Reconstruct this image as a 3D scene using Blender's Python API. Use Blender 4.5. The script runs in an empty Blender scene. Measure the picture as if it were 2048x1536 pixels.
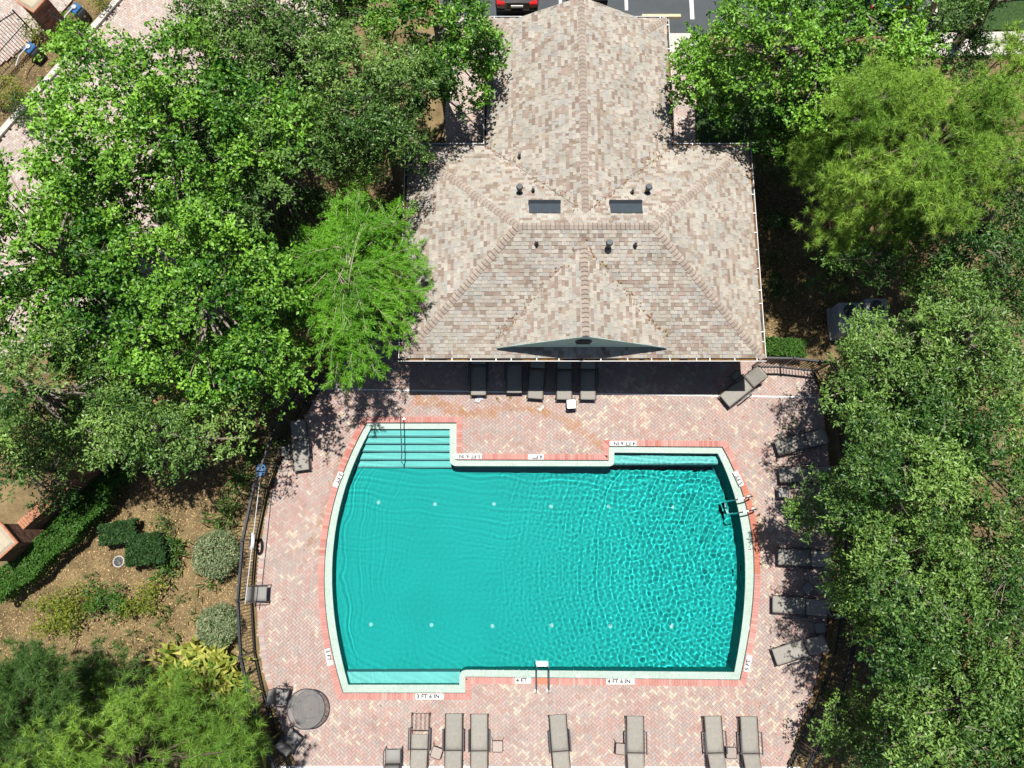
import bpy, bmesh, math, random
import numpy as np
from mathutils import Vector, Matrix
random.seed(7)
RNG = np.random.default_rng(7)
R = math.radians
S = bpy.context.scene
COL = S.collection

# ---------------------------------------------------------------- camera
F_PX, CAM_H, TILT = 1500.0, 29.0, math.atan((1080 - 768) / 1500.0)
cam = bpy.data.cameras.new('camera')
cam.sensor_width = 36.0
cam.lens = F_PX / 2048 * 36.0
cam.clip_start, cam.clip_end = 0.1, 2000
camo = bpy.data.objects.new('camera', cam)
camo.location = (0, 0, CAM_H)
camo.rotation_euler = (TILT, 0, 0)
COL.objects.link(camo)
S.camera = camo
# ---------------------------------------------------------------- sky, sun, exposure
SUN_EL = R(77.8)
world = bpy.data.worlds.new('World')
S.world = world
world.use_nodes = True
wn = world.node_tree.nodes
sky = wn.new('ShaderNodeTexSky')
sky.sky_type = 'NISHITA'
sky.sun_disc = False
sky.sun_elevation = SUN_EL
sky.sun_rotation = 0.0
world.node_tree.links.new(sky.outputs[0], wn['Background'].inputs[0])
wn['Background'].inputs[1].default_value = 0.05
sun = bpy.data.lights.new('sun', 'SUN')
sun.energy = 5.0
sun.angle = R(0.53)
sun.color = (1.0, 0.955, 0.88)
sun.cycles.is_caustics_light = True
suno = bpy.data.objects.new('sun', sun)
suno.rotation_euler = (-(math.pi / 2 - SUN_EL), 0, 0)
suno.location = (0, 10, 60)
COL.objects.link(suno)
S.view_settings.view_transform = 'Standard'
S.view_settings.look = 'None'
S.view_settings.exposure = 0.3
S.view_settings.gamma = 1.0
S.view_settings.use_curve_mapping = False
S.cycles.max_bounces = 8
S.cycles.diffuse_bounces = 1
S.cycles.transmission_bounces = 6
S.cycles.use_denoising = True

# ---------------------------------------------------------------- helpers
def P(px, py, z=0.0):
    """point of the place at height z that the survey photo shows at pixel (px, py)"""
    c, n = math.cos(TILT), math.sin(TILT)
    u, v = (px - 1024) / F_PX, (py - 768) / F_PX
    d = (u, n - v * c, -c - v * n)
    k = (CAM_H - z) / -d[2]
    return Vector((d[0] * k, d[1] * k, z))

def tag(o, label=None, cat=None, group=None, kind=None):
    if label: o['label'] = label
    if cat: o['category'] = cat
    if group: o['group'] = group
    if kind: o['kind'] = kind
    return o

def thing(name, loc, label, cat, group=None, rz=0.0):
    o = bpy.data.objects.new(name, None)
    COL.objects.link(o)
    o.empty_display_size = 0.2
    o.location = loc
    o.rotation_euler = (0, 0, rz)
    return tag(o, label, cat, group)

def base_of(o):
    v = Vector((0, 0, 0))
    while o:
        v = v + o.location
        o = o.parent
    return v

class MB:
    def __init__(s):
        s.v, s.f, s.c, s.col = [], [], [], (1, 1, 1)
    def face(s, pts):
        b = len(s.v)
        s.v += [tuple(p) for p in pts]
        s.f.append(tuple(range(b, b + len(pts))))
        s.c.append(s.col)
    def add(s, vs, fs):
        b = len(s.v)
        s.v += [tuple(p) for p in vs]
        s.f += [tuple(i + b for i in f) for f in fs]
        s.c += [s.col] * len(fs)
    def box(s, x0, x1, y0, y1, z0, z1, M=None, bev=0.0):
        if bev > 0:
            b = bev
            vs = []
            for z, k in ((z0, b), (z0 + b, 0), (z1 - b, 0), (z1, b)):
                vs += [(x0 + k, y0 + k, z), (x1 - k, y0 + k, z), (x1 - k, y1 - k, z), (x0 + k, y1 - k, z)]
            fs = [(3, 2, 1, 0), (12, 13, 14, 15)]
            for r in range(3):
                for i in range(4):
                    j = (i + 1) % 4
                    fs.append((r * 4 + i, r * 4 + j, r * 4 + 4 + j, r * 4 + 4 + i))
        else:
            vs = [(x0, y0, z0), (x1, y0, z0), (x1, y1, z0), (x0, y1, z0), (x0, y0, z1), (x1, y0, z1), (x1, y1, z1), (x0, y1, z1)]
            fs = [(3, 2, 1, 0), (4, 5, 6, 7), (0, 1, 5, 4), (1, 2, 6, 5), (2, 3, 7, 6), (3, 0, 4, 7)]
        if M is not None: vs = [M @ Vector(p) for p in vs]
        s.add(vs, fs)
        return s
    def prism(s, poly, z0, z1, bottom=True):
        n = len(poly)
        vs = [(p[0], p[1], z0) for p in poly] + [(p[0], p[1], z1) for p in poly]
        fs = [tuple(range(n, 2 * n))]
        if bottom: fs.append(tuple(range(n - 1, -1, -1)))
        fs += [(i, (i + 1) % n, n + (i + 1) % n, n + i) for i in range(n)]
        s.add(vs, fs)
        return s
    def tube(s, path, r, n=8, r1=None, cap=True):
        path = [Vector(p) for p in path]
        m = len(path)
        rings = []
        up = None
        for i, p in enumerate(path):
            t = (path[min(i + 1, m - 1)] - path[max(i - 1, 0)]).normalized()
            if up is None:
                a = Vector((0, 0, 1)) if abs(t.z) < 0.9 else Vector((1, 0, 0))
                up = (a - t * a.dot(t)).normalized()
            else:
                up = (up - t * up.dot(t))
                up = up.normalized() if up.length > 1e-6 else t.orthogonal().normalized()
            sd = t.cross(up)
            rr = r if r1 is None else r + (r1 - r) * i / max(1, m - 1)
            rings.append([p + (up * math.cos(2 * math.pi * k / n) + sd * math.sin(2 * math.pi * k / n)) * rr for k in range(n)])
        vs = [q for rg in rings for q in rg]
        fs = []
        for i in range(m - 1):
            for k in range(n):
                k2 = (k + 1) % n
                fs.append((i * n + k, i * n + k2, (i + 1) * n + k2, (i + 1) * n + k))
        if cap:
            fs.append(tuple(range(n - 1, -1, -1)))
            fs.append(tuple((m - 1) * n + k for k in range(n)))
        s.add(vs, fs)
        return s
    def disc(s, c, r, z0, z1, n=20, r1=None):
        r1 = r if r1 is None else r1
        vs = [(c[0] + r * math.cos(2 * math.pi * k / n), c[1] + r * math.sin(2 * math.pi * k / n), z0) for k in range(n)]
        vs += [(c[0] + r1 * math.cos(2 * math.pi * k / n), c[1] + r1 * math.sin(2 * math.pi * k / n), z1) for k in range(n)]
        fs = [tuple(range(n - 1, -1, -1)), tuple(range(n, 2 * n))] + [(k, (k + 1) % n, n + (k + 1) % n, n + k) for k in range(n)]
        s.add(vs, fs)
        return s
    def build(s, name, m, parent=None, world=False, smooth=False, loc=None):
        me = bpy.data.meshes.new(name)
        off = base_of(parent) if (world and parent) else Vector((0, 0, 0))
        if loc is not None: off = Vector(loc)
        vs = np.array(s.v, dtype=float).reshape(-1, 3) - np.array(off)
        me.from_pydata(vs.tolist(), [], s.f)
        if any(c != s.c[0] for c in s.c) or (s.c and s.c[0] != (1, 1, 1)):
            a = me.attributes.new('tint', 'FLOAT_COLOR', 'FACE')
            a.data.foreach_set('color', np.array([(*c, 1.0) for c in s.c], dtype=np.float32).ravel())
        if smooth: me.polygons.foreach_set('use_smooth', [True] * len(me.polygons))
        me.materials.append(m)
        o = bpy.data.objects.new(name, me)
        COL.objects.link(o)
        if parent: o.parent = parent
        if loc is not None: o.location = Vector(loc) - (base_of(parent) if parent else Vector((0, 0, 0)))
        return o

def quick_mesh(name, V, F4, m, parent=None, tint=None, loc=None, smooth=False):
    """numpy mesh of quads; loc = world origin of the object"""
    V = np.asarray(V, dtype=np.float32)
    off = np.array(loc if loc is not None else (base_of(parent) if parent else (0, 0, 0)), dtype=np.float32)
    V = V - off
    me = bpy.data.meshes.new(name)
    F4 = np.asarray(F4); n, k4 = F4.shape
    me.vertices.add(len(V)); me.vertices.foreach_set('co', V.ravel())
    me.loops.add(n * k4); me.loops.foreach_set('vertex_index', np.asarray(F4, dtype=np.int32).ravel())
    me.polygons.add(n)
    me.polygons.foreach_set('loop_start', np.arange(0, n * k4, k4, dtype=np.int32))
    if tint is not None:
        a = me.attributes.new('tint', 'FLOAT_COLOR', 'FACE')
        t = np.ones((n, 4), dtype=np.float32); t[:, :3] = tint
        a.data.foreach_set('color', t.ravel())
    me.update(calc_edges=True)
    me.validate()
    me.polygons.foreach_set('use_smooth', np.full(len(me.polygons), bool(smooth)))
    me.materials.append(m)
    o = bpy.data.objects.new(name, me)
    COL.objects.link(o)
    if parent: o.parent = parent
    if loc is not None: o.location = Vector(off.tolist()) - (base_of(parent) if parent else Vector((0, 0, 0)))
    return o

def copy_tree(o, parent=None):
    c = o.copy()
    COL.objects.link(c)
    c.parent = parent
    for ch in list(o.children): copy_tree(ch, c)
    return c

def inst(src, parent, loc, rot=None, scale=None):
    c = src.copy()
    COL.objects.link(c)
    c.parent = parent
    c.location = loc
    if rot is not None: c.rotation_euler = rot
    if scale is not None: c.scale = scale
    return c

# ---------------------------------------------------------------- materials
def nodes(m):
    m.use_nodes = True
    nt = m.node_tree
    return nt, nt.nodes, nt.links, nt.nodes['Principled BSDF']

def mat(name, col, rough=0.7, metal=0.0, var=0.12, vscale=6.0, bump=0.0, bscale=60.0, tint=False, objvar=0.0, spec=0.4, detail_scale=None, coords='Object', dirt=None):
    """procedural principled: base colour x face tint x noise variation, with optional bump"""
    m = bpy.data.materials.new(name)
    nt, N, L, b = nodes(m)
    b.inputs['Roughness'].default_value = rough
    b.inputs['Metallic'].default_value = metal
    b.inputs['Specular IOR Level'].default_value = spec
    tc = N.new('ShaderNodeTexCoord')
    if coords == 'World':
        g = N.new('ShaderNodeNewGeometry'); vec = g.outputs['Position']
    else: vec = tc.outputs[coords]
    nz = N.new('ShaderNodeTexNoise'); nz.inputs['Scale'].default_value = vscale; nz.inputs['Detail'].default_value = 6; nz.inputs['Roughness'].default_value = 0.65
    L.new(vec, nz.inputs['Vector'])
    mr = N.new('ShaderNodeMapRange'); mr.inputs[1].default_value = 0.25; mr.inputs[2].default_value = 0.75
    mr.inputs[3].default_value = 1 - var; mr.inputs[4].default_value = 1 + var
    L.new(nz.outputs['Fac'], mr.inputs[0])
    mul = N.new('ShaderNodeMix'); mul.data_type = 'RGBA'; mul.blend_type = 'MULTIPLY'; mul.inputs[0].default_value = 1
    cur = None
    if tint:
        at = N.new('ShaderNodeAttribute'); at.attribute_name = 'tint'
        t = N.new('ShaderNodeMix'); t.data_type = 'RGBA'; t.blend_type = 'MULTIPLY'; t.inputs[0].default_value = 1
        t.inputs[6].default_value = (*col, 1); L.new(at.outputs['Color'], t.inputs[7])
        cur = t.outputs[2]
    if cur is not None: L.new(cur, mul.inputs[6])
    else: mul.inputs[6].default_value = (*col, 1)
    L.new(mr.outputs[0], mul.inputs[7])
    cur = mul.outputs[2]
    if detail_scale:
        n2 = N.new('ShaderNodeTexNoise'); n2.inputs['Scale'].default_value = detail_scale; n2.inputs['Detail'].default_value = 3
        L.new(vec, n2.inputs['Vector'])
        m2 = N.new('ShaderNodeMapRange'); m2.inputs[1].default_value = .3; m2.inputs[2].default_value = .7; m2.inputs[3].default_value = 1 - var; m2.inputs[4].default_value = 1 + var
        L.new(n2.outputs['Fac'], m2.inputs[0])
        x = N.new('ShaderNodeMix'); x.data_type = 'RGBA'; x.blend_type = 'MULTIPLY'; x.inputs[0].default_value = 1
        L.new(cur, x.inputs[6]); L.new(m2.outputs[0], x.inputs[7]); cur = x.outputs[2]
    if objvar:
        oi = N.new('ShaderNodeObjectInfo')
        m3 = N.new('ShaderNodeMapRange'); m3.inputs[3].default_value = 1 - objvar; m3.inputs[4].default_value = 1 + objvar
        L.new(oi.outputs['Random'], m3.inputs[0])
        x = N.new('ShaderNodeMix'); x.data_type = 'RGBA'; x.blend_type = 'MULTIPLY'; x.inputs[0].default_value = 1
        L.new(cur, x.inputs[6]); L.new(m3.outputs[0], x.inputs[7]); cur = x.outputs[2]
    if dirt:
        n4 = N.new('ShaderNodeTexNoise'); n4.inputs['Scale'].default_value = dirt[1]; n4.inputs['Detail'].default_value = 8; n4.inputs['Roughness'].default_value = .7
        L.new(vec, n4.inputs['Vector'])
        m4 = N.new('ShaderNodeMapRange'); m4.inputs[1].default_value = dirt[2]; m4.inputs[2].default_value = dirt[3]
        L.new(n4.outputs['Fac'], m4.inputs[0])
        x = N.new('ShaderNodeMix'); x.data_type = 'RGBA'
        L.new(m4.outputs[0], x.inputs[0]); L.new(cur, x.inputs[6]); x.inputs[7].default_value = (*dirt[0], 1); cur = x.outputs[2]
    L.new(cur, b.inputs['Base Color'])
    if bump:
        nb = N.new('ShaderNodeTexNoise'); nb.inputs['Scale'].default_value = bscale; nb.inputs['Detail'].default_value = 4
        L.new(vec, nb.inputs['Vector'])
        bp = N.new('ShaderNodeBump'); bp.inputs['Strength'].default_value = bump; bp.inputs['Distance'].default_value = 0.02
        L.new(nb.outputs['Fac'], bp.inputs['Height']); L.new(bp.outputs[0], b.inputs['Normal'])
    return m

def leaf_mat(name, col, col2, trans=0.3, rough=0.5, spec=0.35):
    """leaf: per-leaf tint between two greens, a little shine, light passing through"""
    m = bpy.data.materials.new(name)
    nt, N, L, b = nodes(m)
    at = N.new('ShaderNodeAttribute'); at.attribute_name = 'tint'
    mx = N.new('ShaderNodeMix'); mx.data_type = 'RGBA'
    L.new(at.outputs['Fac'], mx.inputs[0]); mx.inputs[6].default_value = (*col, 1); mx.inputs[7].default_value = (*col2, 1)
    L.new(mx.outputs[2], b.inputs['Base Color'])
    b.inputs['Roughness'].default_value = rough
    b.inputs['Specular IOR Level'].default_value = spec
    tr = N.new('ShaderNodeBsdfTranslucent')
    hs = N.new('ShaderNodeHueSaturation'); hs.inputs['Saturation'].default_value = 1.1; hs.inputs['Value'].default_value = 1.2; hs.inputs['Hue'].default_value = 0.49
    L.new(mx.outputs[2], hs.inputs['Color']); L.new(hs.outputs[0], tr.inputs[0])
    ms = N.new('ShaderNodeMixShader'); ms.inputs[0].default_value = trans
    L.new(b.outputs[0], ms.inputs[1]); L.new(tr.outputs[0], ms.inputs[2])
    L.new(ms.outputs[0], N['Material Output'].inputs['Surface'])
    return m

M = {}
M['mulch'] = mat('mulch', (0.185, 0.135, 0.07), .95, var=.55, vscale=1.3, bump=.9, bscale=45, detail_scale=38, coords='World', spec=.15)
M['chip'] = mat('wood_chip', (0.34, 0.255, 0.14), .9, var=.2, tint=True, coords='World', spec=.2)
M['paver'] = mat('paver', (.945, .895, .885), .85, var=.13, vscale=1.1, bump=.25, bscale=120, tint=True, coords='World', spec=.25, detail_scale=55)
M['drive'] = mat('drive_paver', (1, 1, 1), .85, var=.14, vscale=.9, bump=.3, bscale=110, tint=True, coords='World', spec=.25, detail_scale=40)
M['sand'] = mat('joint_sand', (0.30, 0.235, 0.20), .95, var=.2, coords='World')
M['coping'] = mat('coping_brick', (.90, .86, .88), .8, var=.12, vscale=2.0, bump=.3, bscale=90, tint=True, coords='World', spec=.3)
M['shingle'] = mat('asphalt_shingle', (.855, .87, .87), .92, var=.2, vscale=.8, bump=.5, bscale=160, tint=True, coords='World', spec=.15, detail_scale=60)
M['ridgecap'] = mat('ridge_shingle', (0.40, 0.335, 0.285), .92, var=.12, vscale=4, bump=.4, bscale=140, objvar=.15, spec=.15, tint=True)
M['felt'] = mat('roof_felt', (0.20, 0.16, 0.14), .95, coords='World')
M['gutter'] = mat('white_gutter', (0.75, 0.75, 0.74), .45, var=.06, coords='World')
M['guttershade'] = mat('gutter_shade', (0.035, 0.026, 0.018), .95, var=.5, vscale=12, coords='World')  # near-black colour that paints in the shade inside the gutters
M['polegrey'] = mat('anodised_pole', (0.55, 0.56, 0.58), .35, var=.05)
M['litter'] = mat('leaf_litter', (0.17, 0.085, 0.02), .95, var=.6, vscale=9, bump=.6, bscale=40, coords='World')
M['mint'] = mat('mint_stucco', (0.62, 0.86, 0.78), .85, var=.05, bump=.2, bscale=80, coords='World')
M['stucco'] = mat('cream_stucco', (0.62, 0.56, 0.46), .85, var=.08, bump=.2, bscale=80, coords='World')
M['trim'] = mat('white_trim', (0.78, 0.78, 0.75), .5, var=.04)
M['darkmetal'] = mat('black_metal', (0.018, 0.022, 0.028), .38, metal=.0, var=.2, spec=.6)
M['fence'] = mat('black_fence_paint', (0.02, 0.026, 0.034), .3, var=.15, spec=.75)
M['bronze'] = mat('bronze_frame', (0.055, 0.035, 0.028), .4, var=.2, spec=.5)
M['navy'] = mat('blue_grey_frame', (0.055, 0.06, 0.07), .4, var=.15, spec=.5)
M['sling'] = mat('taupe_sling', (0.30, 0.285, 0.255), .75, var=.10, vscale=5, bump=.25, bscale=350, objvar=.07, spec=.3, detail_scale=25, dirt=((0.20, 0.18, 0.135), 2.2, .55, .85))
M['chairsling'] = mat('grey_sling', (0.28, 0.275, 0.26), .75, var=.08, vscale=6, bump=.25, bscale=350, objvar=.06, spec=.3)
M['steel'] = mat('stainless_steel', (0.6, 0.6, 0.6), .16, metal=1.0, var=.05)
M['white'] = mat('white_plastic', (0.8, 0.8, 0.79), .5, var=.03)
M['black'] = mat('black_letter', (0.012, 0.012, 0.015), .6, var=.05)
M['red'] = mat('red_mark', (0.55, 0.16, 0.14), .6, var=.1)
M['tabletop'] = mat('pebbled_tabletop', (0.36, 0.30, 0.27), .6, var=.2, vscale=14, bump=.3, bscale=90, objvar=.12)
M['concrete'] = mat('concrete', (0.55, 0.51, 0.47), .9, var=.12, vscale=1.2, bump=.25, bscale=70, coords='World', detail_scale=14)
M['asphalt'] = mat('asphalt', (0.075, 0.085, 0.095), .9, var=.18, vscale=.9, bump=.5, bscale=150, coords='World', detail_scale=60, dirt=((0.4, 0.4, 0.4), .55, .72, .80))
M['roadpaint'] = mat('road_paint', (0.72, 0.72, 0.72), .75, var=.12, vscale=8, coords='World')
M['stop'] = mat('wheel_stop_concrete', (0.60, 0.50, 0.32), .85, var=.15, vscale=5)
M['grass'] = mat('lawn', (0.035, 0.075, 0.018), .95, var=.5, vscale=8, bump=.8, bscale=60, coords='World', detail_scale=50)
M['brick'] = mat('wall_brick', (1, 1, 1), .9, var=.2, vscale=3, bump=.4, bscale=60, tint=True, coords='World')
M['mortar'] = mat('mortar', (0.30, 0.25, 0.21), .95, var=.1, coords='World')
M['capstone'] = mat('cap_stone', (0.46, 0.40, 0.30), .9, var=.14, vscale=4, bump=.2, bscale=60, dirt=((0.28, 0.22, 0.12), 3.0, .55, .8))
M['capbrick'] = mat('cap_brick', (0.42, 0.19, 0.11), .9, var=.3, vscale=8, bump=.3, bscale=70)
M['plaster'] = mat('pool_plaster', (0.035, 0.525, 0.495), .7, var=.06, vscale=.5, coords='World', spec=.2)
M['stepplaster'] = mat('pool_step_plaster', (0.55, 0.86, 0.82), .7, var=.08, vscale=1.2, coords='World', spec=.2)
M['tile'] = mat('dark_teal_tile', (0.01, 0.09, 0.115), .35, var=.15, vscale=9, coords='World')
M['ledge'] = mat('gutter_ledge_plaster', (0.37, 0.475, 0.42), .62, var=.12, vscale=2.0, bump=.12, bscale=30, coords='World', spec=.55, detail_scale=11)
M['bark'] = mat('grey_bark', (0.30, 0.26, 0.21), .95, var=.3, vscale=6, bump=.7, bscale=30)
M['palebark'] = mat('pale_bark', (0.50, 0.44, 0.33), .9, var=.2, vscale=6, bump=.4, bscale=30)
M['darkbark'] = mat('dark_bark', (0.11, 0.08, 0.06), .95, var=.3, vscale=6, bump=.7, bscale=30)
M['carblack'] = mat('black_car_paint', (0.012, 0.012, 0.014), .12, var=.05, spec=.8)
M['carblue'] = mat('blue_car_paint', (0.015, 0.06, 0.30), .15, var=.05, spec=.8)
M['glass'] = mat('dark_glass', (0.012, 0.016, 0.02), .06, var=.02, spec=.9)
M['tyre'] = mat('tyre_rubber', (0.02, 0.02, 0.02), .9)
M['taillight'] = mat('red_tail_lamp', (0.55, 0.012, 0.01), .15, spec=.7)
M['ac'] = mat('painted_sheet_metal', (0.50, 0.53, 0.55), .5, var=.08, vscale=3, spec=.5)
M['blue'] = mat('blue_plastic', (0.03, 0.13, 0.30), .4, var=.1)
M['hose'] = mat('pale_hose', (0.45, 0.60, 0.66), .4, var=.1)
M['towel'] = mat('grey_towel', (0.50, 0.51, 0.52), .95, var=.25, vscale=25, bump=.6, bscale=60)
M['timber'] = mat('brown_timber', (0.20, 0.13, 0.06), .9, var=.35, vscale=7, bump=.5, bscale=40, coords='World')
M['tan'] = mat('tan_rubber', (0.28, 0.18, 0.09), .8, var=.2)
M['vent'] = mat('roof_vent_grey', (0.045, 0.06, 0.075), .5, var=.15, spec=.4)
def glass_top():
    m = bpy.data.materials.new('smoked_glass')
    nt, N, L, b = nodes(m)
    b.inputs['Base Color'].default_value = (0.36, 0.36, 0.36, 1); b.inputs['Roughness'].default_value = .3
    tr = N.new('ShaderNodeBsdfTransparent'); tr.inputs[0].default_value = (.80, .80, .80, 1)
    ms = N.new('ShaderNodeMixShader'); ms.inputs[0].default_value = .72
    L.new(b.outputs[0], ms.inputs[1]); L.new(tr.outputs[0], ms.inputs[2]); L.new(ms.outputs[0], N['Material Output'].inputs['Surface'])
    return m
M['smoked'] = glass_top()
def water_mat():
    m = bpy.data.materials.new('pool_water')
    m.use_nodes = True
    nt = m.node_tree; nt.nodes.clear()
    out = nt.nodes.new('ShaderNodeOutputMaterial')
    g = nt.nodes.new('ShaderNodeBsdfGlass')
    g.inputs['IOR'].default_value = 1.33; g.inputs['Roughness'].default_value = 0.0; g.inputs['Color'].default_value = (.62, .97, .97, 1)
    nt.links.new(g.outputs[0], out.inputs['Surface'])
    return m
M['water'] = water_mat()
# foliage
M['maple'] = leaf_mat('maple_leaf', (0.025, 0.12, 0.006), (0.29, 0.58, 0.06), trans=.12, rough=.45, spec=.5)
M['oak'] = leaf_mat('oak_leaf', (0.02, 0.085, 0.01), (0.25, 0.42, 0.085), trans=.08, rough=.42, spec=.5)
M['darkoak'] = leaf_mat('dark_oak_leaf', (0.018, 0.075, 0.010), (0.18, 0.33, 0.065), trans=.08, rough=.45, spec=.4)
M['cypress'] = leaf_mat('cypress_leaf', (0.035, 0.16, 0.006), (0.19, 0.47, 0.025), trans=.15)
M['pine'] = leaf_mat('pine_needle', (0.05, 0.18, 0.012), (0.46, 0.70, 0.10), trans=.1)
M['greenpine'] = leaf_mat('green_pine_needle', (0.04, 0.14, 0.012), (0.34, 0.55, 0.08), trans=.1)
M['darkpine'] = leaf_mat('dark_pine_needle', (0.03, 0.09, 0.02), (0.13, 0.25, 0.05), trans=.12)
M['hedge'] = leaf_mat('hedge_leaf', (0.035, 0.11, 0.014), (0.10, 0.24, 0.035))
M['darkhedge'] = leaf_mat('dark_hedge_leaf', (0.022, 0.07, 0.018), (0.06, 0.14, 0.035))
M['varieg'] = leaf_mat('variegated_leaf', (0.10, 0.20, 0.07), (0.42, 0.46, 0.27), trans=.2)
M['yellowleaf'] = leaf_mat('yellow_green_leaf', (0.10, 0.17, 0.015), (0.30, 0.33, 0.04))
M['strap'] = leaf_mat('strap_leaf', (0.03, 0.09, 0.012), (0.11, 0.22, 0.03))
M['ginger'] = leaf_mat('ginger_leaf', (0.10, 0.20, 0.012), (0.60, 0.58, 0.12))
# ================================================================ GROUND
CAMPOS = Vector((0, 0, CAM_H))
def in_poly(poly, x, y):
    """vectorised even-odd test"""
    x = np.asarray(x); y = np.asarray(y)
    ins = np.zeros(x.shape, bool)
    n = len(poly)
    for i in range(n):
        x0, y0 = poly[i][0], poly[i][1]
        x1, y1 = poly[(i + 1) % n][0], poly[(i + 1) % n][1]
        c = ((y0 > y) != (y1 > y))
        with np.errstate(divide='ignore', invalid='ignore'):
            xi = (x1 - x0) * (y - y0) / (y1 - y0) + x0
        ins ^= (c & (x < xi))
    return ins
def offset_poly(poly, d):
    """offset a clockwise polygon outwards by d (mitred)"""
    n = len(poly); out = []
    for i in range(n):
        a, b, c = Vector(poly[i - 1][:2]), Vector(poly[i][:2]), Vector(poly[(i + 1) % n][:2])
        e1, e2 = (b - a).normalized(), (c - b).normalized()
        n1, n2 = Vector((-e1.y, e1.x)), Vector((-e2.y, e2.x))
        m = (n1 + n2)
        k = d / max(0.35, (1 + n1.dot(n2)) / 1.0) if m.length > 1e-6 else d
        out.append(b + m * k)
    return out
def noise2(x, y, s, seed=0):
    """cheap smooth value noise in 0..1 (numpy)"""
    x = np.asarray(x, float) * s + 37.7 * seed + 1000; y = np.asarray(y, float) * s + 11.3 * seed + 1000
    xi, yi = np.floor(x).astype(int), np.floor(y).astype(int)
    fx, fy = x - xi, y - yi
    fx = fx * fx * (3 - 2 * fx); fy = fy * fy * (3 - 2 * fy)
    def h(a, b):
        v = np.sin(a * 127.1 + b * 311.7 + seed * 17.3) * 43758.5453
        return v - np.floor(v)
    return (h(xi, yi) * (1 - fx) + h(xi + 1, yi) * fx) * (1 - fy) + (h(xi, yi + 1) * (1 - fx) + h(xi + 1, yi + 1) * fx) * fy

DECK_PX = [(700, 690), (650, 765), (635, 789), (609, 836), (582, 886), (558.6, 936), (539, 1000), (531, 1040), (522, 1090), (516, 1132), (513, 1185), (514, 1216), (518, 1280), (526, 1339), (545, 1405), (570, 1470), (598, 1540), (622, 1600), (640, 1650),
           (1500, 1650), (1545, 1590), (1570, 1536), (1598, 1454), (1624, 1386), (1643, 1310), (1654, 1238), (1659, 1190), (1664, 1131), (1667, 1060), (1664, 980), (1655, 890), (1640, 800), (1624, 741)]
DECK = [P(*p) for p in DECK_PX]
DECK = DECK[:] + [Vector((9.6, 6.95, 0)), Vector((9.6, 8.2, 0)), Vector((-5.2, 8.2, 0))]

# pool outlines: C = edge of the coping, W = edge of the water; edges share sample counts
def fit(pts, z):
    w = [P(x, y, z) for x, y in pts]
    return np.polyfit([p.y for p in w], [p.x for p in w], 3)
ZL, ZW = -0.105, -0.135
CL = fit([(733.4, 845), (705, 900.6), (682.6, 951), (666, 1014), (656, 1060), (648, 1147.6), (653, 1226), (660.7, 1296), (674, 1350), (686.7, 1386)], 0)
CR = fit([(1445, 893.5), (1467, 940), (1484, 980), (1495, 1010), (1505.5, 1106), (1507, 1181), (1500, 1267), (1488, 1332), (1479, 1360)], 0)
WL = fit([(742, 857.6), (714, 911), (692, 966), (673, 1060), (663.6, 1147.6), (667.5, 1226), (690, 1350), (697.6, 1369.5)], ZL)
WR = fit([(1435, 907), (1458, 955), (1475, 1010), (1488, 1113), (1490, 1181), (1484, 1262), (1468, 1344)], ZL)
def outline(z, fl, fr, corners):
    """corners: px list of the 10 corners clockwise from the top left; 2 of the edges are arcs"""
    c = [P(x, y, z) for x, y in corners]
    c[0].x = np.polyval(fl, c[0].y); c[9].x = np.polyval(fl, c[9].y)
    c[5].x = np.polyval(fr, c[5].y); c[6].x = np.polyval(fr, c[6].y)
    n = [35, 15, 59, 6, 44, 86, 100, 6, 44, 100]
    pts, idx = [], []
    for e in range(10):
        a, b = c[e], c[(e + 1) % 10]
        idx.append(len(pts))
        for k in range(n[e]):
            t = k / n[e]
            p = a.lerp(b, t)
            if e == 5: p.x = np.polyval(fr, p.y)
            if e == 9: p.x = np.polyval(fl, p.y)
            pts.append(p)
    return pts, idx
CPTS, CIDX = outline(0, CL, CR, [(733, 845), (913, 845), (913, 919), (1218, 920), (1218, 892), (1445, 893.5), (1479, 1360), (930.4, 1354), (930.4, 1386.5), (687, 1386)])
WPTS, WIDX = outline(ZL, WL, WR, [(742, 858), (899.5, 858), (899.5, 932), (1228.6, 932.5), (1228.6, 905), (1435, 907), (1468, 1344), (918.7, 1339.5), (918.7, 1369.5), (697.6, 1369.5)])
def round_corner(pts, i, r):
    n = len(pts); c = pts[i].copy()
    e1 = (pts[i - 1] - c).normalized(); e2 = (pts[(i + 1) % n] - c).normalized()
    A, B = c + e1 * r, c + e2 * r
    for k in range(-12, 13):
        j = (i + k) % n
        d = (pts[j] - c).length
        if d <= r:
            t = .5 + (.5 * d / r if k > 0 else -.5 * d / r)
            pts[j] = A * (1 - t) ** 2 + c * 2 * t * (1 - t) + B * t * t
for i, r in ((2, .28), (3, .22), (7, .28)): round_corner(WPTS, WIDX[i], r)
def PW(px, py, z):
    """underwater point at height z seen at pixel (px, py) through the flat water"""
    p = P(px, py, ZW)
    t = Vector((p.x, p.y)) / (CAM_H - ZW)
    k = (ZW - z) / 1.36
    return Vector((p.x + t.x * k, p.y + t.y * k, z))
COPW = 0.225
OPTS = offset_poly(CPTS, COPW)
OMID = offset_poly(CPTS, COPW * .55)

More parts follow.
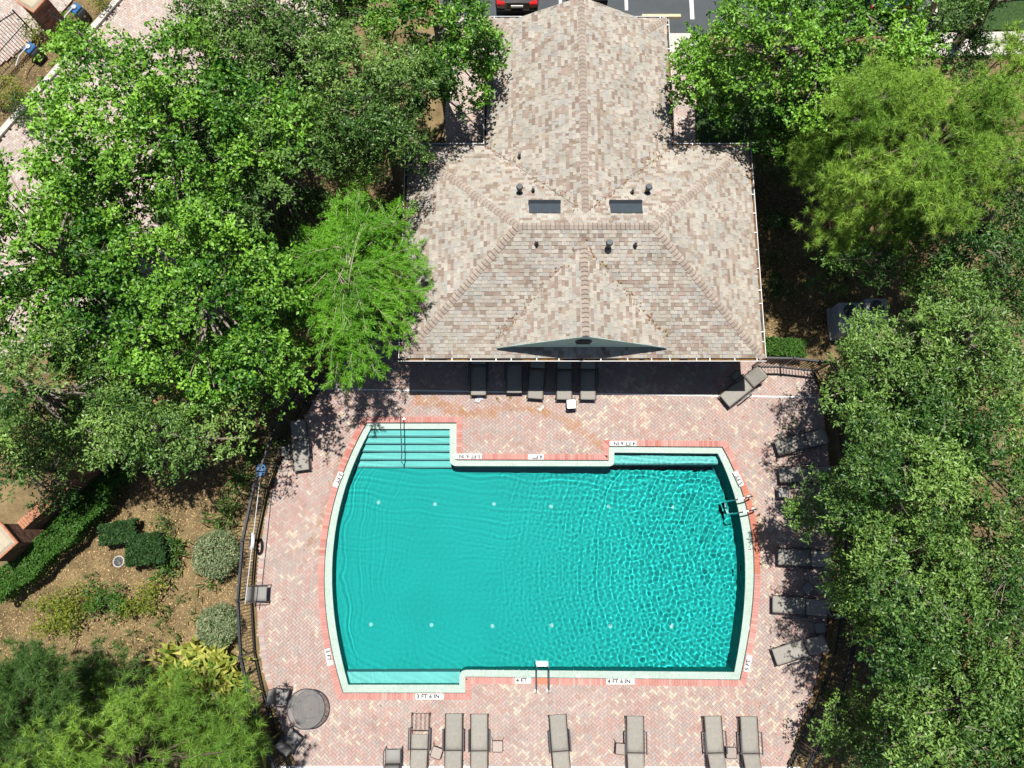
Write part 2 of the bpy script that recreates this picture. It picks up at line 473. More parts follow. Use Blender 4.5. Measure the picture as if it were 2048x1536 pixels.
# terrain: one sheet to the horizon with the pool cut out
def sheet_with_hole(name, hole, z, m, ext=260):
    bm = bmesh.new()
    outer = [bm.verts.new(p) for p in ((-ext, ext, z), (ext, ext, z), (ext, -ext, z), (-ext, -ext, z))]
    inner = [bm.verts.new((p[0], p[1], z)) for p in hole]
    for loop in (outer, inner):
        for i in range(len(loop)): bm.edges.new((loop[i], loop[(i + 1) % len(loop)]))
    bmesh.ops.triangle_fill(bm, use_beauty=True, use_dissolve=False, edges=bm.edges[:])
    for f in bm.faces:
        if f.normal.z < 0: f.normal_flip()
    me = bpy.data.meshes.new(name); bm.to_mesh(me); bm.free(); me.materials.append(m)
    o = bpy.data.objects.new(name, me); COL.objects.link(o)
    return o
ground = tag(sheet_with_hole('ground', [CPTS[i] for i in range(0, len(CPTS), 3)], -0.16, M['mulch']), 'brown mulched ground around the pool terrace and under the trees', kind='structure')
# deck bed
def poly_with_hole(name, outer, hole, z, m):
    bm = bmesh.new()
    for loop in (outer, hole):
        vs = [bm.verts.new((p[0], p[1], z)) for p in loop]
        for i in range(len(vs)): bm.edges.new((vs[i], vs[(i + 1) % len(vs)]))
    bmesh.ops.triangle_fill(bm, use_beauty=True, use_dissolve=False, edges=bm.edges[:])
    for f in bm.faces:
        if f.normal.z < 0: f.normal_flip()
    n = len(outer)
    top = [bm.verts.new((p[0], p[1], z)) for p in outer]; bot = [bm.verts.new((p[0], p[1], -0.25)) for p in outer]
    for i in range(n): bm.faces.new((top[i], top[(i + 1) % n], bot[(i + 1) % n], bot[i]))
    me = bpy.data.meshes.new(name); bm.to_mesh(me); bm.free(); me.materials.append(m)
    o = bpy.data.objects.new(name, me); COL.objects.link(o)
    return o
deck = tag(poly_with_hole('pool_deck', DECK, OMID, -0.03, M['sand']), 'pink and cream herringbone paved terrace around the pool', kind='structure')

# herringbone pavers -------------------------------------------------
def herringbone(poly, hole, a, ang, origin, keepout=None):
    xs = [p[0] for p in poly]; ys = [p[1] for p in poly]
    r = math.hypot(max(xs) - min(xs), max(ys) - min(ys)) / 2 + 1
    cx, cy = (max(xs) + min(xs)) / 2, (max(ys) + min(ys)) / 2
    n = int(r / a) + 2
    I, J = np.meshgrid(np.arange(-n, n), np.arange(-n, n))
    k = (I - J) % 4
    ca, sa = math.cos(ang), math.sin(ang)
    out = []
    for kind in (0, 1):
        sel = (k == (0 if kind == 0 else 2))
        i, j = I[sel].astype(float), J[sel].astype(float)
        if kind == 0: u, v = (i + 1.0) * a, (j + .5) * a
        else: u, v = (i + .5) * a, (j + 0.0) * a
        x, y = cx + u * ca - v * sa, cy + u * sa + v * ca
        ok = in_poly(poly, x, y)
        if hole is not None: ok &= ~in_poly(hole, x, y)
        out.append((x[ok], y[ok], np.full(ok.sum(), ang + (0 if kind == 0 else math.pi / 2))))
    return [np.concatenate(t) for t in zip(*out)]
STAIN = [P(*p) for p in ((835, 800), (880, 806), (905, 820), (940, 830), (985, 822), (1030, 812), (1075, 820), (1120, 838), (1160, 858), (1195, 885), (1206, 898))]
STAIN2 = [P(*p) for p in ((650, 1018), (640, 1045), (620, 1080), (650, 1075), (655, 995), (668, 965), (690, 900))]
STAIN3 = [P(*p) for p in ((1498, 1000), (1505, 1020), (1515, 1050), (1525, 1075), (1545, 1085))]
def dist_path(x, y, path):
    d = np.full(np.shape(x), 1e9)
    for a, b in zip(path[:-1], path[1:]):
        ex, ey = b.x - a.x, b.y - a.y
        t = np.clip(((x - a.x) * ex + (y - a.y) * ey) / (ex * ex + ey * ey), 0, 1)
        d = np.minimum(d, np.hypot(x - a.x - t * ex, y - a.y - t * ey))
    return d
PAV = np.array([(0.470, 0.318, 0.280), (0.450, 0.350, 0.315), (0.400, 0.368, 0.352), (0.590, 0.510, 0.415), (0.465, 0.415, 0.375), (0.42, 0.272, 0.235)])
def paver_cols(x, y, washed=0.0):
    n = len(x)
    n1 = noise2(x, y, .75, 1) * .6 + noise2(x, y, 1.9, 5) * .4
    n2 = noise2(x, y, .5, 2) * .55 + noise2(x, y, 1.6, 6) * .45
    n3 = noise2(x, y, .6, 3) * .5 + noise2(x, y, 2.2, 8) * .5
    w = np.stack([.5 + 2.2 * (n1 - .5), .6 + 0 * n1, .45 + 2.0 * (n2 - .5), .24 + 1.9 * (n3 - .5), .42 + 0 * n1, .10 + .3 * (n1 - .5)], 1)
    w = np.clip(w, .03, None); w /= w.sum(1, keepdims=True)
    u = RNG.random(n)[:, None]
    c = PAV[np.clip((np.cumsum(w, 1) < u).sum(1), 0, len(PAV) - 1)]
    k = np.where(c[:, 2:3] > .40, .12, .38)                  # the dull pavers blend together, the cream ones stand out
    c = c * (1 - k) + np.array((0.445, 0.355, 0.322)) * k
    c = c * RNG.uniform(.93, 1.07, (n, 1))
    return c
def pavers(name, parent, x, y, th, cols, a, z, m, n_single, gap=.0045, h=.06, score=None):
    """each paver a chamfered block; the n_single that show largest are objects of their own"""
    n = len(x)
    L, Wd, c = a - gap / 2, a / 2 - gap / 2, .006
    lv = np.array([(sx * (l), sy * w, zz) for zz, l, w in ((-h, L, Wd), (-.02, L, Wd), (0, L - .0015, Wd - .0015)) for sx, sy in ((-1, -1), (1, -1), (1, 1), (-1, 1))])
    fs = [(8, 9, 10, 11)] + [(r * 4 + i, r * 4 + (i + 1) % 4, r * 4 + 4 + (i + 1) % 4, r * 4 + 4 + i) for r in (1, 0) for i in range(4)]
    rf = fs[:5]                                   # field blocks sit in the sand bed up to their chamfer
    order = np.argsort(score if score is not None else (x ** 2 + y ** 2))
    single, rest = order[:n_single], order[n_single:]
    zj = z + RNG.uniform(-.003, .003, n)
    pal = {}
    for i in single:
        key = tuple(np.round(cols[i] * 24).astype(int))
        if key not in pal:
            mb = MB(); mb.col = tuple(float(q) for q in cols[i]); mb.add(lv.tolist(), fs)
            o = mb.build(name, m, parent); pal[key] = o
        else:
            o = inst(pal[key], parent, (0, 0, 0))
        o.location = (float(x[i]), float(y[i]), float(zj[i])); o.rotation_euler = (0, 0, float(th[i]))
    ca, sa = np.cos(th[rest])[:, None], np.sin(th[rest])[:, None]
    tilt = RNG.normal(0, .006, (len(rest), 2))
    V = np.empty((len(rest), 12, 3))
    V[..., 0] = x[rest][:, None] + lv[:, 0] * ca - lv[:, 1] * sa
    V[..., 1] = y[rest][:, None] + lv[:, 0] * sa + lv[:, 1] * ca
    V[..., 2] = zj[rest][:, None] + lv[:, 2] + tilt[:, :1] * lv[:, 0] + tilt[:, 1:] * lv[:, 1]
    F = (np.array(rf)[None] + (np.arange(len(rest)) * 12)[:, None, None]).reshape(-1, 4)
    o = quick_mesh(name + '_field', V.reshape(-1, 3), F, m, parent, tint=np.repeat(cols[rest], len(rf), 0))
    return tag(o, kind='stuff')
x, y, th = herringbone(DECK, OMID, .1, R(45), None)
cols = paver_cols(x, y)
d1 = dist_path(x, y, STAIN) + .25 * (noise2(x, y, 3, 9) - .5)
d2 = dist_path(x, y, STAIN2) + .3 * (noise2(x, y, 4, 12) - .5)
d3 = dist_path(x, y, STAIN3) + .5 * (noise2(x, y, 3, 10) - .5)
for d, wd, cc, s in ((d1, .24, (0.42, 0.22, 0.10), .85), (d2, .14, (0.36, 0.22, 0.13), .75), (d3, .34, (0.50, 0.28, 0.13), .5)):
    k = np.clip(1 - d / wd, 0, 1)[:, None] ** .6 * s * RNG.uniform(.2, 1.15, (len(x), 1)); k = np.clip(k, 0, .85)
    cols = cols * (1 - k) + np.array(cc) * k
# swept, paler paving between the steps and the notch
pavers('paver', deck, x, y, th, cols, .1, 0.0, M['paver'], 300, score=np.hypot(x - 1.0, y + 6.8))

# border course along the deck edge
def border(name, line, width, step, z, m, parent, cols, n_single=0):
    pieces = []
    for a, b in zip(line[:-1], line[1:]):
        L = (b - a).length; n = max(1, int(round(L / step)))
        e = (b - a).normalized(); nn = Vector((-e.y, e.x, 0))
        for k in range(n):
            p, q = a.lerp(b, (k + .03) / n), a.lerp(b, (k + .97) / n)
            pieces.append((p, q, q + nn * width, p + nn * width))
    mb = MB()
    for pc in pieces:
        c = random.choice(cols); s = random.uniform(.88, 1.1); mb.col = tuple(v * s for v in c)
        mb.prism([(v.x, v.y) for v in pc], -.05, z + random.uniform(-.002, .002), bottom=False)
    return tag(mb.build(name, m, parent), kind='stuff')
border('edge_course', [v.copy() for v in DECK[1:19]], .2, .1, .012, M['paver'], deck, [tuple(PAV[i]) for i in (0, 1, 2, 4)])
border('edge_course', [v.copy() for v in DECK[19:33]], .2, .1, .012, M['paver'], deck, [tuple(PAV[i]) for i in (0, 1, 1, 4)])

# ================================================================ POOL
pool = thing('swimming_pool', (1.2, -.7, ZL), 'turquoise swimming pool with curved sides and red brick edge', 'pool')
# coping bricks
mbr = MB(); nC = len(CPTS); single = 0
WETL = [P(*p) for p in ((720, 838), (700, 880), (676, 955), (660, 1010), (651, 1050), (645, 1085))]
for i in range(nC):
    a, b = CPTS[i], CPTS[(i + 1) % nC]; oa, ob = OPTS[i], OPTS[(i + 1) % nC]
    g = .025
    pc = [a.lerp(b, g), a.lerp(b, 1 - g), Vector((*ob.lerp(oa, g), 0)), Vector((*ob.lerp(oa, 1 - g), 0))]
    cx, cy = (a.x + oa.x) / 2, (a.y + oa.y) / 2
    base = np.array((0.545, 0.275, 0.235)) * random.uniform(.9, 1.1)
    if random.random() < .12: base = np.array((0.60, 0.36, 0.30))
    nz = .5 * float(noise2(cx, cy, 2.6, 21)) + .5 * random.random()
    left = cx < -5.2 and cy > -.6; right = cx > 8.4 and -1.2 < cy < 2.2; top = cy > 2.8
    if (left and nz > .58) or (top and nz > .66): base = base * .4 + np.array((0.47, 0.15, 0.10)) * .6
    if right: base = base * (1 - .75) + np.array((0.54, 0.19, 0.11)) * .75
    if abs(cx - 1.15) < .22 and cy < -4.5: base = np.array((.60, .24, .14))
    mb = MB() if single < 300 and i % 2 == 0 else mbr
    mb.col = tuple(float(v) for v in base)
    zt = .018 + random.uniform(-.002, .002)
    mb.prism([(v.x, v.y) for v in pc], -.03, zt, bottom=False)
    if mb is not mbr:
        mb.build('coping_brick', M['coping'], pool, world=True); single += 1
tag(mbr.build('coping_course', M['coping'], pool, world=True), kind='stuff')
def ring(name, A, za, B, zb, m):
    n = len(A); vs = [(p[0], p[1], za) for p in A] + [(p[0], p[1], zb) for p in B]
    mb = MB(); mb.add(vs, [(i, n + i, n + (i + 1) % n, (i + 1) % n) for i in range(n)])
    return mb.build(name, m, pool, world=True)
CIN = offset_poly(CPTS, .004)
ring('gutter_tile_band', CIN, -.03, CPTS, ZL - .03, M['tile'])
ring('gutter_ledge', CPTS, ZL, WPTS, ZL + .006, M['ledge'])
ring('waterline_tile_band', WPTS, ZL + .006, WPTS, -.24, M['tile'])
def zf(x): return -1.0 - .62 * min(1, max(0, (x + 5) / 13))
n = len(WPTS)
mb = MB()
mb.add([(p.x, p.y, -.24) for p in WPTS] + [(p.x, p.y, zf(p.x) - .05) for p in WPTS], [(i, n + i, n + (i + 1) % n, (i + 1) % n) for i in range(n)])
receivers = [mb.build('basin_wall', M['plaster'], pool, world=True, smooth=True)]
mb = MB()
for i in range(26):
    x0, x1 = -7.6 + i * .65, -7.6 + (i + 1) * .65
    mb.face([(x0, -6.2, zf(x0)), (x1, -6.2, zf(x1)), (x1, 5.2, zf(x1)), (x0, 5.2, zf(x0))])
receivers.append(mb.build('basin_floor', M['plaster'], pool, world=True))
# entry steps: five treads with dark nosing tiles
yl = [858, 873.2, 888, 903.5, 920, 935.5]; zt = [-.30, -.46, -.62, -.78, -.93]
xr = PW(901, 900, -.5).x + .02
for k in range(5):
    y0 = PW(800, yl[k], zt[max(0, k - 1)]).y + (0.3 if k == 0 else .02); y1 = PW(800, yl[k + 1], zt[k]).y
    xl = lambda yy: float(np.polyval(WL, yy)) - .03
    st = MB().prism([(xl(y0), y0), (xr, y0), (xr, y1), (xl(y1), y1)][::-1], -1.3, zt[k]).build('step', M['stepplaster'], pool, world=True)
    nb = MB().prism([(xl(y1 + .05) + .03, y1 + .05), (xr, y1 + .05), (xr, y1 - .006), (xl(y1) + .03, y1 - .006)][::-1], zt[k] - .05, zt[k] + .004).build('nosing_tile', M['tile'], st, world=True)
    receivers += [st, nb]
# benches
def bench(x0, y0, x1, y1, z, nose_y):
    a, b = PW(x0, y0, z), PW(x1, y1, z)
    st = MB().box(a.x, b.x, min(a.y, b.y), max(a.y, b.y), -1.7, z).build('bench', M['stepplaster'], pool, world=True)
    ny = PW(x0, nose_y, z).y; s = 1 if nose_y < (y0 + y1) / 2 else -1
    nb = MB().box(a.x, b.x, ny - .045 if s > 0 else ny, ny + .005 if s > 0 else ny + .05, z - .05, z + .004).build('nosing_tile', M['tile'], st, world=True)
    receivers.extend([st, nb])
bench(690, 1341, 920, 1385, -.55, 1341)
bench(1224, 890, 1436, 929, -.55, 929)
# floor returns
for px, py in ((757, 1005), (870, 1008), (988, 1008), (1102, 1013), (1217, 1013), (742, 1249), (863, 1250), (985, 1252), (1103, 1251), (1221, 1252), (1345, 1014), (1344, 1252)):
    q = PW(px, py, zf((px - 1024) / 52))
    fl = zf(q.x)
    o = MB().disc((q.x, q.y), .075, fl + .001, fl + .02, 14).build('floor_return', M['white'], pool, world=True); receivers.append(o)
for px, py in ((1180, 1135),):
    q = PW(px, py, zf(3)); receivers.append(MB().box(q.x - .15, q.x + .15, q.y - .15, q.y + .15, zf(q.x) + .001, zf(q.x) + .02).build('drain_grate', M['plaster'], pool, world=True))
# skimmer openings on the right wall / north wall
q = P(1484, 1137, ZL); MB().box(q.x - .06, q.x + .0, q.y - .11, q.y + .11, -.33, -.2).build('wall_inlet', M['darkmetal'], pool, world=True)
# water with real ripples (light is focused by them)
gx = np.concatenate([np.linspace(-7.4, -.4, 235, endpoint=False), np.linspace(-.4, 9.2, 510)])      # finer where the ripples are finest
nx, ny = len(gx), 545
X, Y = np.meshgrid(gx, np.linspace(-5.9, 4.6, ny))
Z = np.zeros_like(X)
rg = np.random.default_rng(3)
right = np.clip((X + 1.5) / 7.0, 0, 1) ** 1.2
for k in range(90):
    lam = rg.uniform(.105, .27); a = (rg.normal(0, .5) if k % 5 < 3 else rg.normal(math.pi / 2 + .3, .45)) + (math.pi if k % 2 else 0)
    Z += .0015 * lam ** 1.35 * np.sin(2 * math.pi / lam * (X * math.cos(a) + Y * math.sin(a)) + rg.uniform(0, 6.28)) * (.13 + .87 * right)
r1 = np.hypot(X - 10.2, (Y + .8))
for lam, amp in ((.19, .0005), (.28, .0010), (.15, .0004)):
    Z += amp * np.sin(2 * math.pi / lam * (r1 + .25 * noise2(X, Y, .8, 31) + .08 * noise2(X, Y, 2.7, 32))) * np.clip((X + 1.5) / 6, .0, 1) * (.2 + 1.1 * noise2(X, Y, .9, 33)) 
xl = np.polyval(WL, Y); dl = X - xl
for lam, amp in ((.17, .0006), (.26, .0008), (.13, .0004)):
    Z += amp * np.sin(2 * math.pi / lam * (dl + .30 * noise2(X, Y, 1.1, 35) + .10 * noise2(X, Y, 3.1, 36) + .03 * Y)) * np.exp(-np.clip(dl, 0, None) / 1.2) * np.clip(2.2 * noise2(X, Y * .5, 1.6, 37) - .3, 0, 2)
ds = np.clip(3.0 - Y, 0, 9)
for lam, amp in ((.18, .0007), (.27, .0013)):
    Z += amp * np.sin(2 * math.pi / lam * (Y + .35 * noise2(X, Y, .9, 39) + .08 * X)) * np.exp(-ds / 2.0) * (.3 + noise2(X, Y, .9, 41))
    Z += amp * np.sin(2 * math.pi / lam * (Y * .8 + .4 * X + .3 * noise2(X, Y, .9, 43))) * np.exp(-np.clip(Y + 5.2, 0, 9) / 1.0) * (.3 + noise2(X, Y, .9, 45))
Z = Z * (1.0 - .55 * np.exp(-np.hypot((X + 4) / 1.8, (Y - 3.6) / 1.2) ** 2)) + ZW
ins = in_poly(offset_poly(WPTS, .05), X, Y)
fi = np.arange(nx * ny).reshape(ny, nx)
keep = ins[:-1, :-1] | ins[1:, :-1] | ins[:-1, 1:] | ins[1:, 1:]
F = np.stack([fi[:-1, :-1][keep], fi[:-1, 1:][keep], fi[1:, 1:][keep], fi[1:, :-1][keep]], -1)
used = np.unique(F); remap = np.zeros(nx * ny, int); remap[used] = np.arange(len(used))
V = np.stack([X, Y, Z], -1).reshape(-1, 3)[used]
water = quick_mesh('water', V, remap[F], M['water'], pool, smooth=True)
tag(water, kind='stuff')
water.cycles.is_caustics_caster = True
for o in receivers: o.cycles.is_caustics_receiver = True

# depth markers ------------------------------------------------------
def text_mesh(s, size):
    cu = bpy.data.curves.new('letters', 'FONT'); cu.body = s; cu.size = size; cu.align_x = 'LEFT'; cu.align_y = 'CENTER'; cu.resolution_u = 2
    cu.offset = size * .042; cu.space_character = 1.06
    o = bpy.data.objects.new('letters', cu); COL.objects.link(o)
    bpy.context.view_layer.update()
    me = bpy.data.meshes.new_from_object(o.evaluated_get(bpy.context.evaluated_depsgraph_get()))
    bpy.data.objects.remove(o); bpy.data.curves.remove(cu)
    return me
TXT = {s: text_mesh(s, .20) for s in ('3 FT', '4 FT', '5 FT', '3 FT 6 IN', '4 FT 6 IN')}
def marker(s, px, py, rot):
    q = P(px, py, .02)
    me0 = TXT[s]; w = max(v.co.x for v in me0.vertices)
    W = w + .20
    mt = bpy.data.objects.new('depth_tile', None)
    mb = MB().box(-W / 2, W / 2, -.098, .098, -.02, .006, bev=.002)
    o = mb.build('depth_marker', M['white'], pool)
    o.location = q - base_of(pool); o.rotation_euler = (0, 0, rot)
    me = me0.copy(); me.materials.clear(); me.materials.append(M['black'])
    t = bpy.data.objects.new('lettering', me); COL.objects.link(t); t.parent = o; t.location = (-W / 2 + .045, 0, .009); tag(t, kind='stuff')
    ic = MB()
    for k in range(3): ic.box(W / 2 - .115, W / 2 - .035, -.05 + k * .04, -.032 + k * .04, .006, .0085)
    ic.build('warning_symbol', M['red'], o)
    bpy.data.objects.remove(mt)
    o['label'] = 'white tile with black lettering ' + s
for s, px, py, rot in (('3 FT 6 IN', 859, 1393, 0), ('4 FT', 1046, 1361, 0), ('4 FT 6 IN', 1241, 1363, 0), ('3 FT 6 IN', 937, 912.6, 180), ('4 FT', 1072, 913.6, 180), ('4 FT 6 IN', 1246, 887, 180),
                       ('3 FT', 676, 959, -112), ('3 FT', 657.5, 1314, -75), ('5 FT', 1477, 957, 113), ('5 FT', 1496, 1327, 74)):
    marker(s, px, py, R(rot))
for px, py, r in ((878, 1384, 0), (1157, 1352, 0), (1294, 1354, 0), (1443, 1355, 0), (1499, 1257, 80), (1497, 1100, 90)):
    q = P(px, py, ZL)
    o = MB().box(-.07, .07, -.04, .04, -.01, .014).build('small_tile', M['white'], pool); o.location = q - base_of(pool); o.rotation_euler = (0, 0, R(r))
    MB().box(-.045, .045, -.012, .012, .014, .016).build('tile_mark', M['black'], o)

# deck drains
def strip(name, pts, w, z0, z1, m, label):
    mb = MB()
    a, b = pts
    e = (b - a).normalized(); nn = Vector((-e.y, e.x, 0)) * w / 2
    n = 12
    for k in range(n):
        p, q = a.lerp(b, (k + .002) / n), a.lerp(b, (k + .998) / n)
        mb.prism([((p - nn).x, (p - nn).y), ((q - nn).x, (q - nn).y), ((q + nn).x, (q + nn).y), ((p + nn).x, (p + nn).y)], z0, z1)
    return tag(mb.build(name, m), label, 'drain')
strip('deck_drain', (P(622, 777.5), P(1641, 795)), .055, -.03, .012, M['white'], 'narrow white drain strip set in the paving along the clubhouse front')
strip('deck_drain', (P(560, 1534), P(1600, 1536)), .08, -.03, .012, M['white'], 'narrow white drain strip under the row of loungers south of the pool')
# ================================================================ CLUBHOUSE
EX0, EX1, EY0, EY1, EZ, SL = -3.93, 8.95, 6.36, 14.62, 3.0, 0.5
RY = (EY0 + EY1) / 2; RUN = RY - EY0; RZ = EZ + SL * RUN
RX0, RX1 = EX0 + RUN, EX1 - RUN
WX0, WX1, WXC = -0.96, 6.06, 2.55
WZ = EZ + SL * (WXC - WX0); WYE = 20.1; WYG = 19.1; WYM = EY1 - (WXC - WX0)
GX0, GX1, GXC, GY, GZ0 = -0.53, 5.47, 2.47, 6.66, 3.30
GZ = GZ0 + SL * (GXC - GX0); GYM = EY0 + (GZ - EZ) / SL
house = thing('clubhouse', ((EX0 + EX1) / 2, 12, 0), 'clubhouse with cream and brown shingled hip roof beside the pool', 'building')
roof = MB()
def V3(*a): return Vector(a)
planes = []   # polygon, eave direction
planes.append(([V3(EX0, EY0, EZ), V3(EX1, EY0, EZ), V3(RX1, RY, RZ), V3(RX0, RY, RZ)], V3(1, 0, 0)))
planes.append(([V3(EX1, EY1, EZ), V3(EX0, EY1, EZ), V3(RX0, RY, RZ), V3(RX1, RY, RZ)], V3(-1, 0, 0)))
planes.append(([V3(EX0, EY1, EZ), V3(EX0, EY0, EZ), V3(RX0, RY, RZ)], V3(0, -1, 0)))
planes.append(([V3(EX1, EY0, EZ), V3(EX1, EY1, EZ), V3(RX1, RY, RZ)], V3(0, 1, 0)))
u = .025
hz = EZ + SL * 1.0
for s in (0, 1):
    x0 = WX0 if s == 0 else WX1; sg = 1 if s == 0 else -1
    d = V3(0, -1, 0) if s == 0 else V3(0, 1, 0)
    lo = [V3(x0, WYE, EZ + u), V3(x0, EY1, EZ + u), V3(x0 + sg, EY1 - 1, hz + u), V3(x0 + sg, WYE - 1, hz + u)]
    hi = [V3(x0 + sg, WYG + .56, hz + u), V3(x0 + sg, EY1 - 1, hz + u), V3(WXC, WYM, WZ + u), V3(WXC, WYG + .56, WZ + u)]
    if s: lo, hi = lo[::-1], hi[::-1]
    planes += [(lo, d), (hi, d)]
planes.append(([V3(WX1, WYE, EZ + u), V3(WX0, WYE, EZ + u), V3(WX0 + 1, WYE - 1, hz + u), V3(WX1 - 1, WYE - 1, hz + u)], V3(-1, 0, 0)))
gyb = EY0 + (GZ0 - EZ) / SL
planes.append(([V3(GX0, gyb, GZ0 + u), V3(GX0, GY, GZ0 + u), V3(GXC, GY, GZ + u), V3(GXC, GYM, GZ + u)], V3(0, -1, 0)))
planes.append(([V3(GX1, GY, GZ0 + u), V3(GX1, gyb, GZ0 + u), V3(GXC, GYM, GZ + u), V3(GXC, GY, GZ + u)], V3(0, 1, 0)))
for pl, d in planes:
    roof.face([p - V3(0, 0, .012) for p in pl])
roof_o = roof.build('roof', M['felt'], house, world=True)
def roof_z(x, y):
    z = min(EZ + SL * (y - EY0), EZ + SL * (EY1 - y), EZ + SL * (x - EX0), EZ + SL * (EX1 - x))
    zw = EZ + SL * min(x - WX0, WX1 - x)
    if y > WYM - 1: z = max(z, zw) if WYM - .5 < y else z
    if GY < y < GYM: z = max(z, GZ0 + SL * min(x - GX0, GX1 - x))
    return z
def on_roof(px, py):
    z = 4.0
    for _ in range(12):
        q = P(px, py, z); z = .5 * z + .5 * roof_z(q.x, q.y)
    return P(px, py, roof_z(q.x, q.y))
# shingle tabs
def clip(poly, cl):
    out = poly
    n = len(cl)
    for i in range(n):
        a, b = cl[i], cl[(i + 1) % n]
        inp, out = out, []
        if not inp: return []
        ex, ey = b[0] - a[0], b[1] - a[1]
        sd = [ex * (p[1] - a[1]) - ey * (p[0] - a[0]) for p in inp]
        for k in range(len(inp)):
            p, q = inp[k - 1], inp[k]; sp, sq = sd[k - 1], sd[k]
            if (sp >= 0) != (sq >= 0):
                t = sp / (sp - sq); out.append((p[0] + t * (q[0] - p[0]), p[1] + t * (q[1] - p[1])))
            if sq >= 0: out.append(q)
    return out
SH = [(0.495, 0.445, 0.38), (0.51, 0.465, 0.41), (0.45, 0.425, 0.39), (0.41, 0.335, 0.275), (0.32, 0.242, 0.198), (0.40, 0.305, 0.262), (0.35, 0.28, 0.23)]
SHW = [.27, .18, .20, .15, .07, .08, .05]
tabs = []
rs = random.Random(11)
for pi, (pl, ud) in enumerate(planes):
    nrm = (pl[1] - pl[0]).cross(pl[2] - pl[0]).normalized()
    if nrm.z < 0: nrm = -nrm
    vd = nrm.cross(ud).normalized()
    if vd.z < 0: vd = -vd
    o = min(pl, key=lambda p: p.z)
    # common datum so that courses line up across planes
    o = o.copy()
    uv = [((p - o).dot(ud), (p - o).dot(vd)) for p in pl]
    area = sum(uv[i][0] * uv[(i + 1) % len(uv)][1] - uv[(i + 1) % len(uv)][0] * uv[i][1] for i in range(len(uv)))
    if area < 0: uv = uv[::-1]
    u0, u1 = min(a for a, b in uv), max(a for a, b in uv); v1 = max(b for a, b in uv); v0 = min(b for a, b in uv)
    ex = .132
    r = 0
    while v0 + r * ex < v1:
        va = v0 + r * ex; x = u0 - rs.uniform(0, .4); raised = rs.random() < .5
        while x < u1:
            w = rs.choice((.09, .12, .15, .18, .22, .28)) * rs.uniform(.85, 1.15)
            c = clip([(x, va), (x + w - .004, va), (x + w - .004, va + ex), (x, va + ex)], uv)
            if len(c) >= 3:
                col = rs.choices(SH, SHW)[0]; s = rs.uniform(.92, 1.08)
                h = .026 if raised else .013
                if not raised: s *= .97
                pts = [o + ud * a + vd * b for a, b in c]
                tops = [p + nrm * (h * (1 - .75 * (b - va) / ex) + .002) for p, (a, b) in zip(pts, c)]
                tabs.append((tops, [p for p in pts], (va, c), tuple(q * s for q in col), w))
            x += w; raised = not raised
        r += 1
def add_tab(mb, t):
    tops, pts, (va, c), col, w = t
    mb.col = col; mb.face(tops)
    n = len(tops)
    mb.col = tuple(q * .8 for q in col)
    for i in range(n):
        j = (i + 1) % n
        if c[i][1] - va > .12 and c[j][1] - va > .12: continue
        mb.face([tops[i], pts[i], pts[j], tops[j]])
tabs.sort(key=lambda t: -t[4])
for t in tabs[:300]:
    mb = MB(); add_tab(mb, t); mb.build('shingle', M['shingle'], roof_o, world=True)
mb = MB()
for t in tabs[300:]: add_tab(mb, t)
tag(mb.build('shingle_field', M['shingle'], roof_o, world=True), kind='stuff')
# ridge and hip caps, each its own piece
def caps(a, b, left, right, w=.138, step=.155, cut=0):
    L = (b - a).length; n = int(L / step); e = (b - a).normalized()
    lx = (left - e * left.dot(e)).normalized(); rx = (right - e * right.dot(e)).normalized()
    up = -(lx + rx).normalized() if (lx + rx).length > 1e-4 else Vector((0, 0, 1))
    if up.z < 0: up = -up
    mb = MB()
    p = lambda s, d, h: tuple(e * s + d * w + up * h)
    Ls = step * 1.25
    top0, top1 = .052, .024
    vs = [p(0, lx, top0 - .012), tuple(e * 0 + up * (top0 + .014)), p(0, rx, top0 - .012), p(Ls, lx, top1 - .012), tuple(e * Ls + up * (top1 + .014)), p(Ls, rx, top1 - .012),
          p(0, lx, 0), tuple(up * .01), p(0, rx, 0), p(Ls, lx, 0), p(Ls, rx, 0)]
    mb.add(vs, [(0, 3, 4, 1), (1, 4, 5, 2), (6, 9, 3, 0), (2, 5, 10, 8)])
    mb.col = (.56, .54, .53)                       # the cut lip of each cap
    mb.add(vs, [(6, 0, 1, 7), (7, 1, 2, 8)])
    lip = [p(-.012, lx, top0 - .014), tuple(e * -.012 + up * (top0 + .012)), p(-.012, rx, top0 - .014), p(.012, lx, top0 - .010), tuple(e * .012 + up * (top0 + .016)), p(.012, rx, top0 - .010)]
    mb.add(lip, [(0, 3, 4, 1), (1, 4, 5, 2)])
    first = None
    for k in range(n):
        q = a + e * (k * L / n) - base_of(roof_o)
        if first is None:
            first = mb.build('ridge_cap', M['ridgecap'], roof_o); first.location = q
        else:
            o = inst(first, roof_o, q)
dn = lambda x, y: Vector((x, y, -SL * math.hypot(x, y)))
A, B, C4, D4 = V3(EX0, EY0, EZ), V3(EX1, EY0, EZ), V3(EX1, EY1, EZ), V3(EX0, EY1, EZ)
r0, r1 = V3(RX0, RY, RZ), V3(RX1, RY, RZ)
for cnr, rr in ((A, r0), (B, r1), (C4, r1), (D4, r0)):
    e = (rr - cnr)
    sx = 1 if e.x > 0 else -1; sy = 1 if e.y > 0 else -1
    caps(cnr, rr, Vector((0, sy, 0)) * 1.0 + Vector((0, 0, 0)), Vector((sx, 0, 0)))
caps(r0, r1, dn(0, 1), dn(0, -1))
caps(V3(WXC, WYG + .55, WZ + u), V3(WXC, WYM, WZ + u), dn(1, 0), dn(-1, 0))
caps(V3(GXC, GY, GZ + u), V3(GXC, GYM - .05, GZ + u), dn(1, 0), dn(-1, 0))
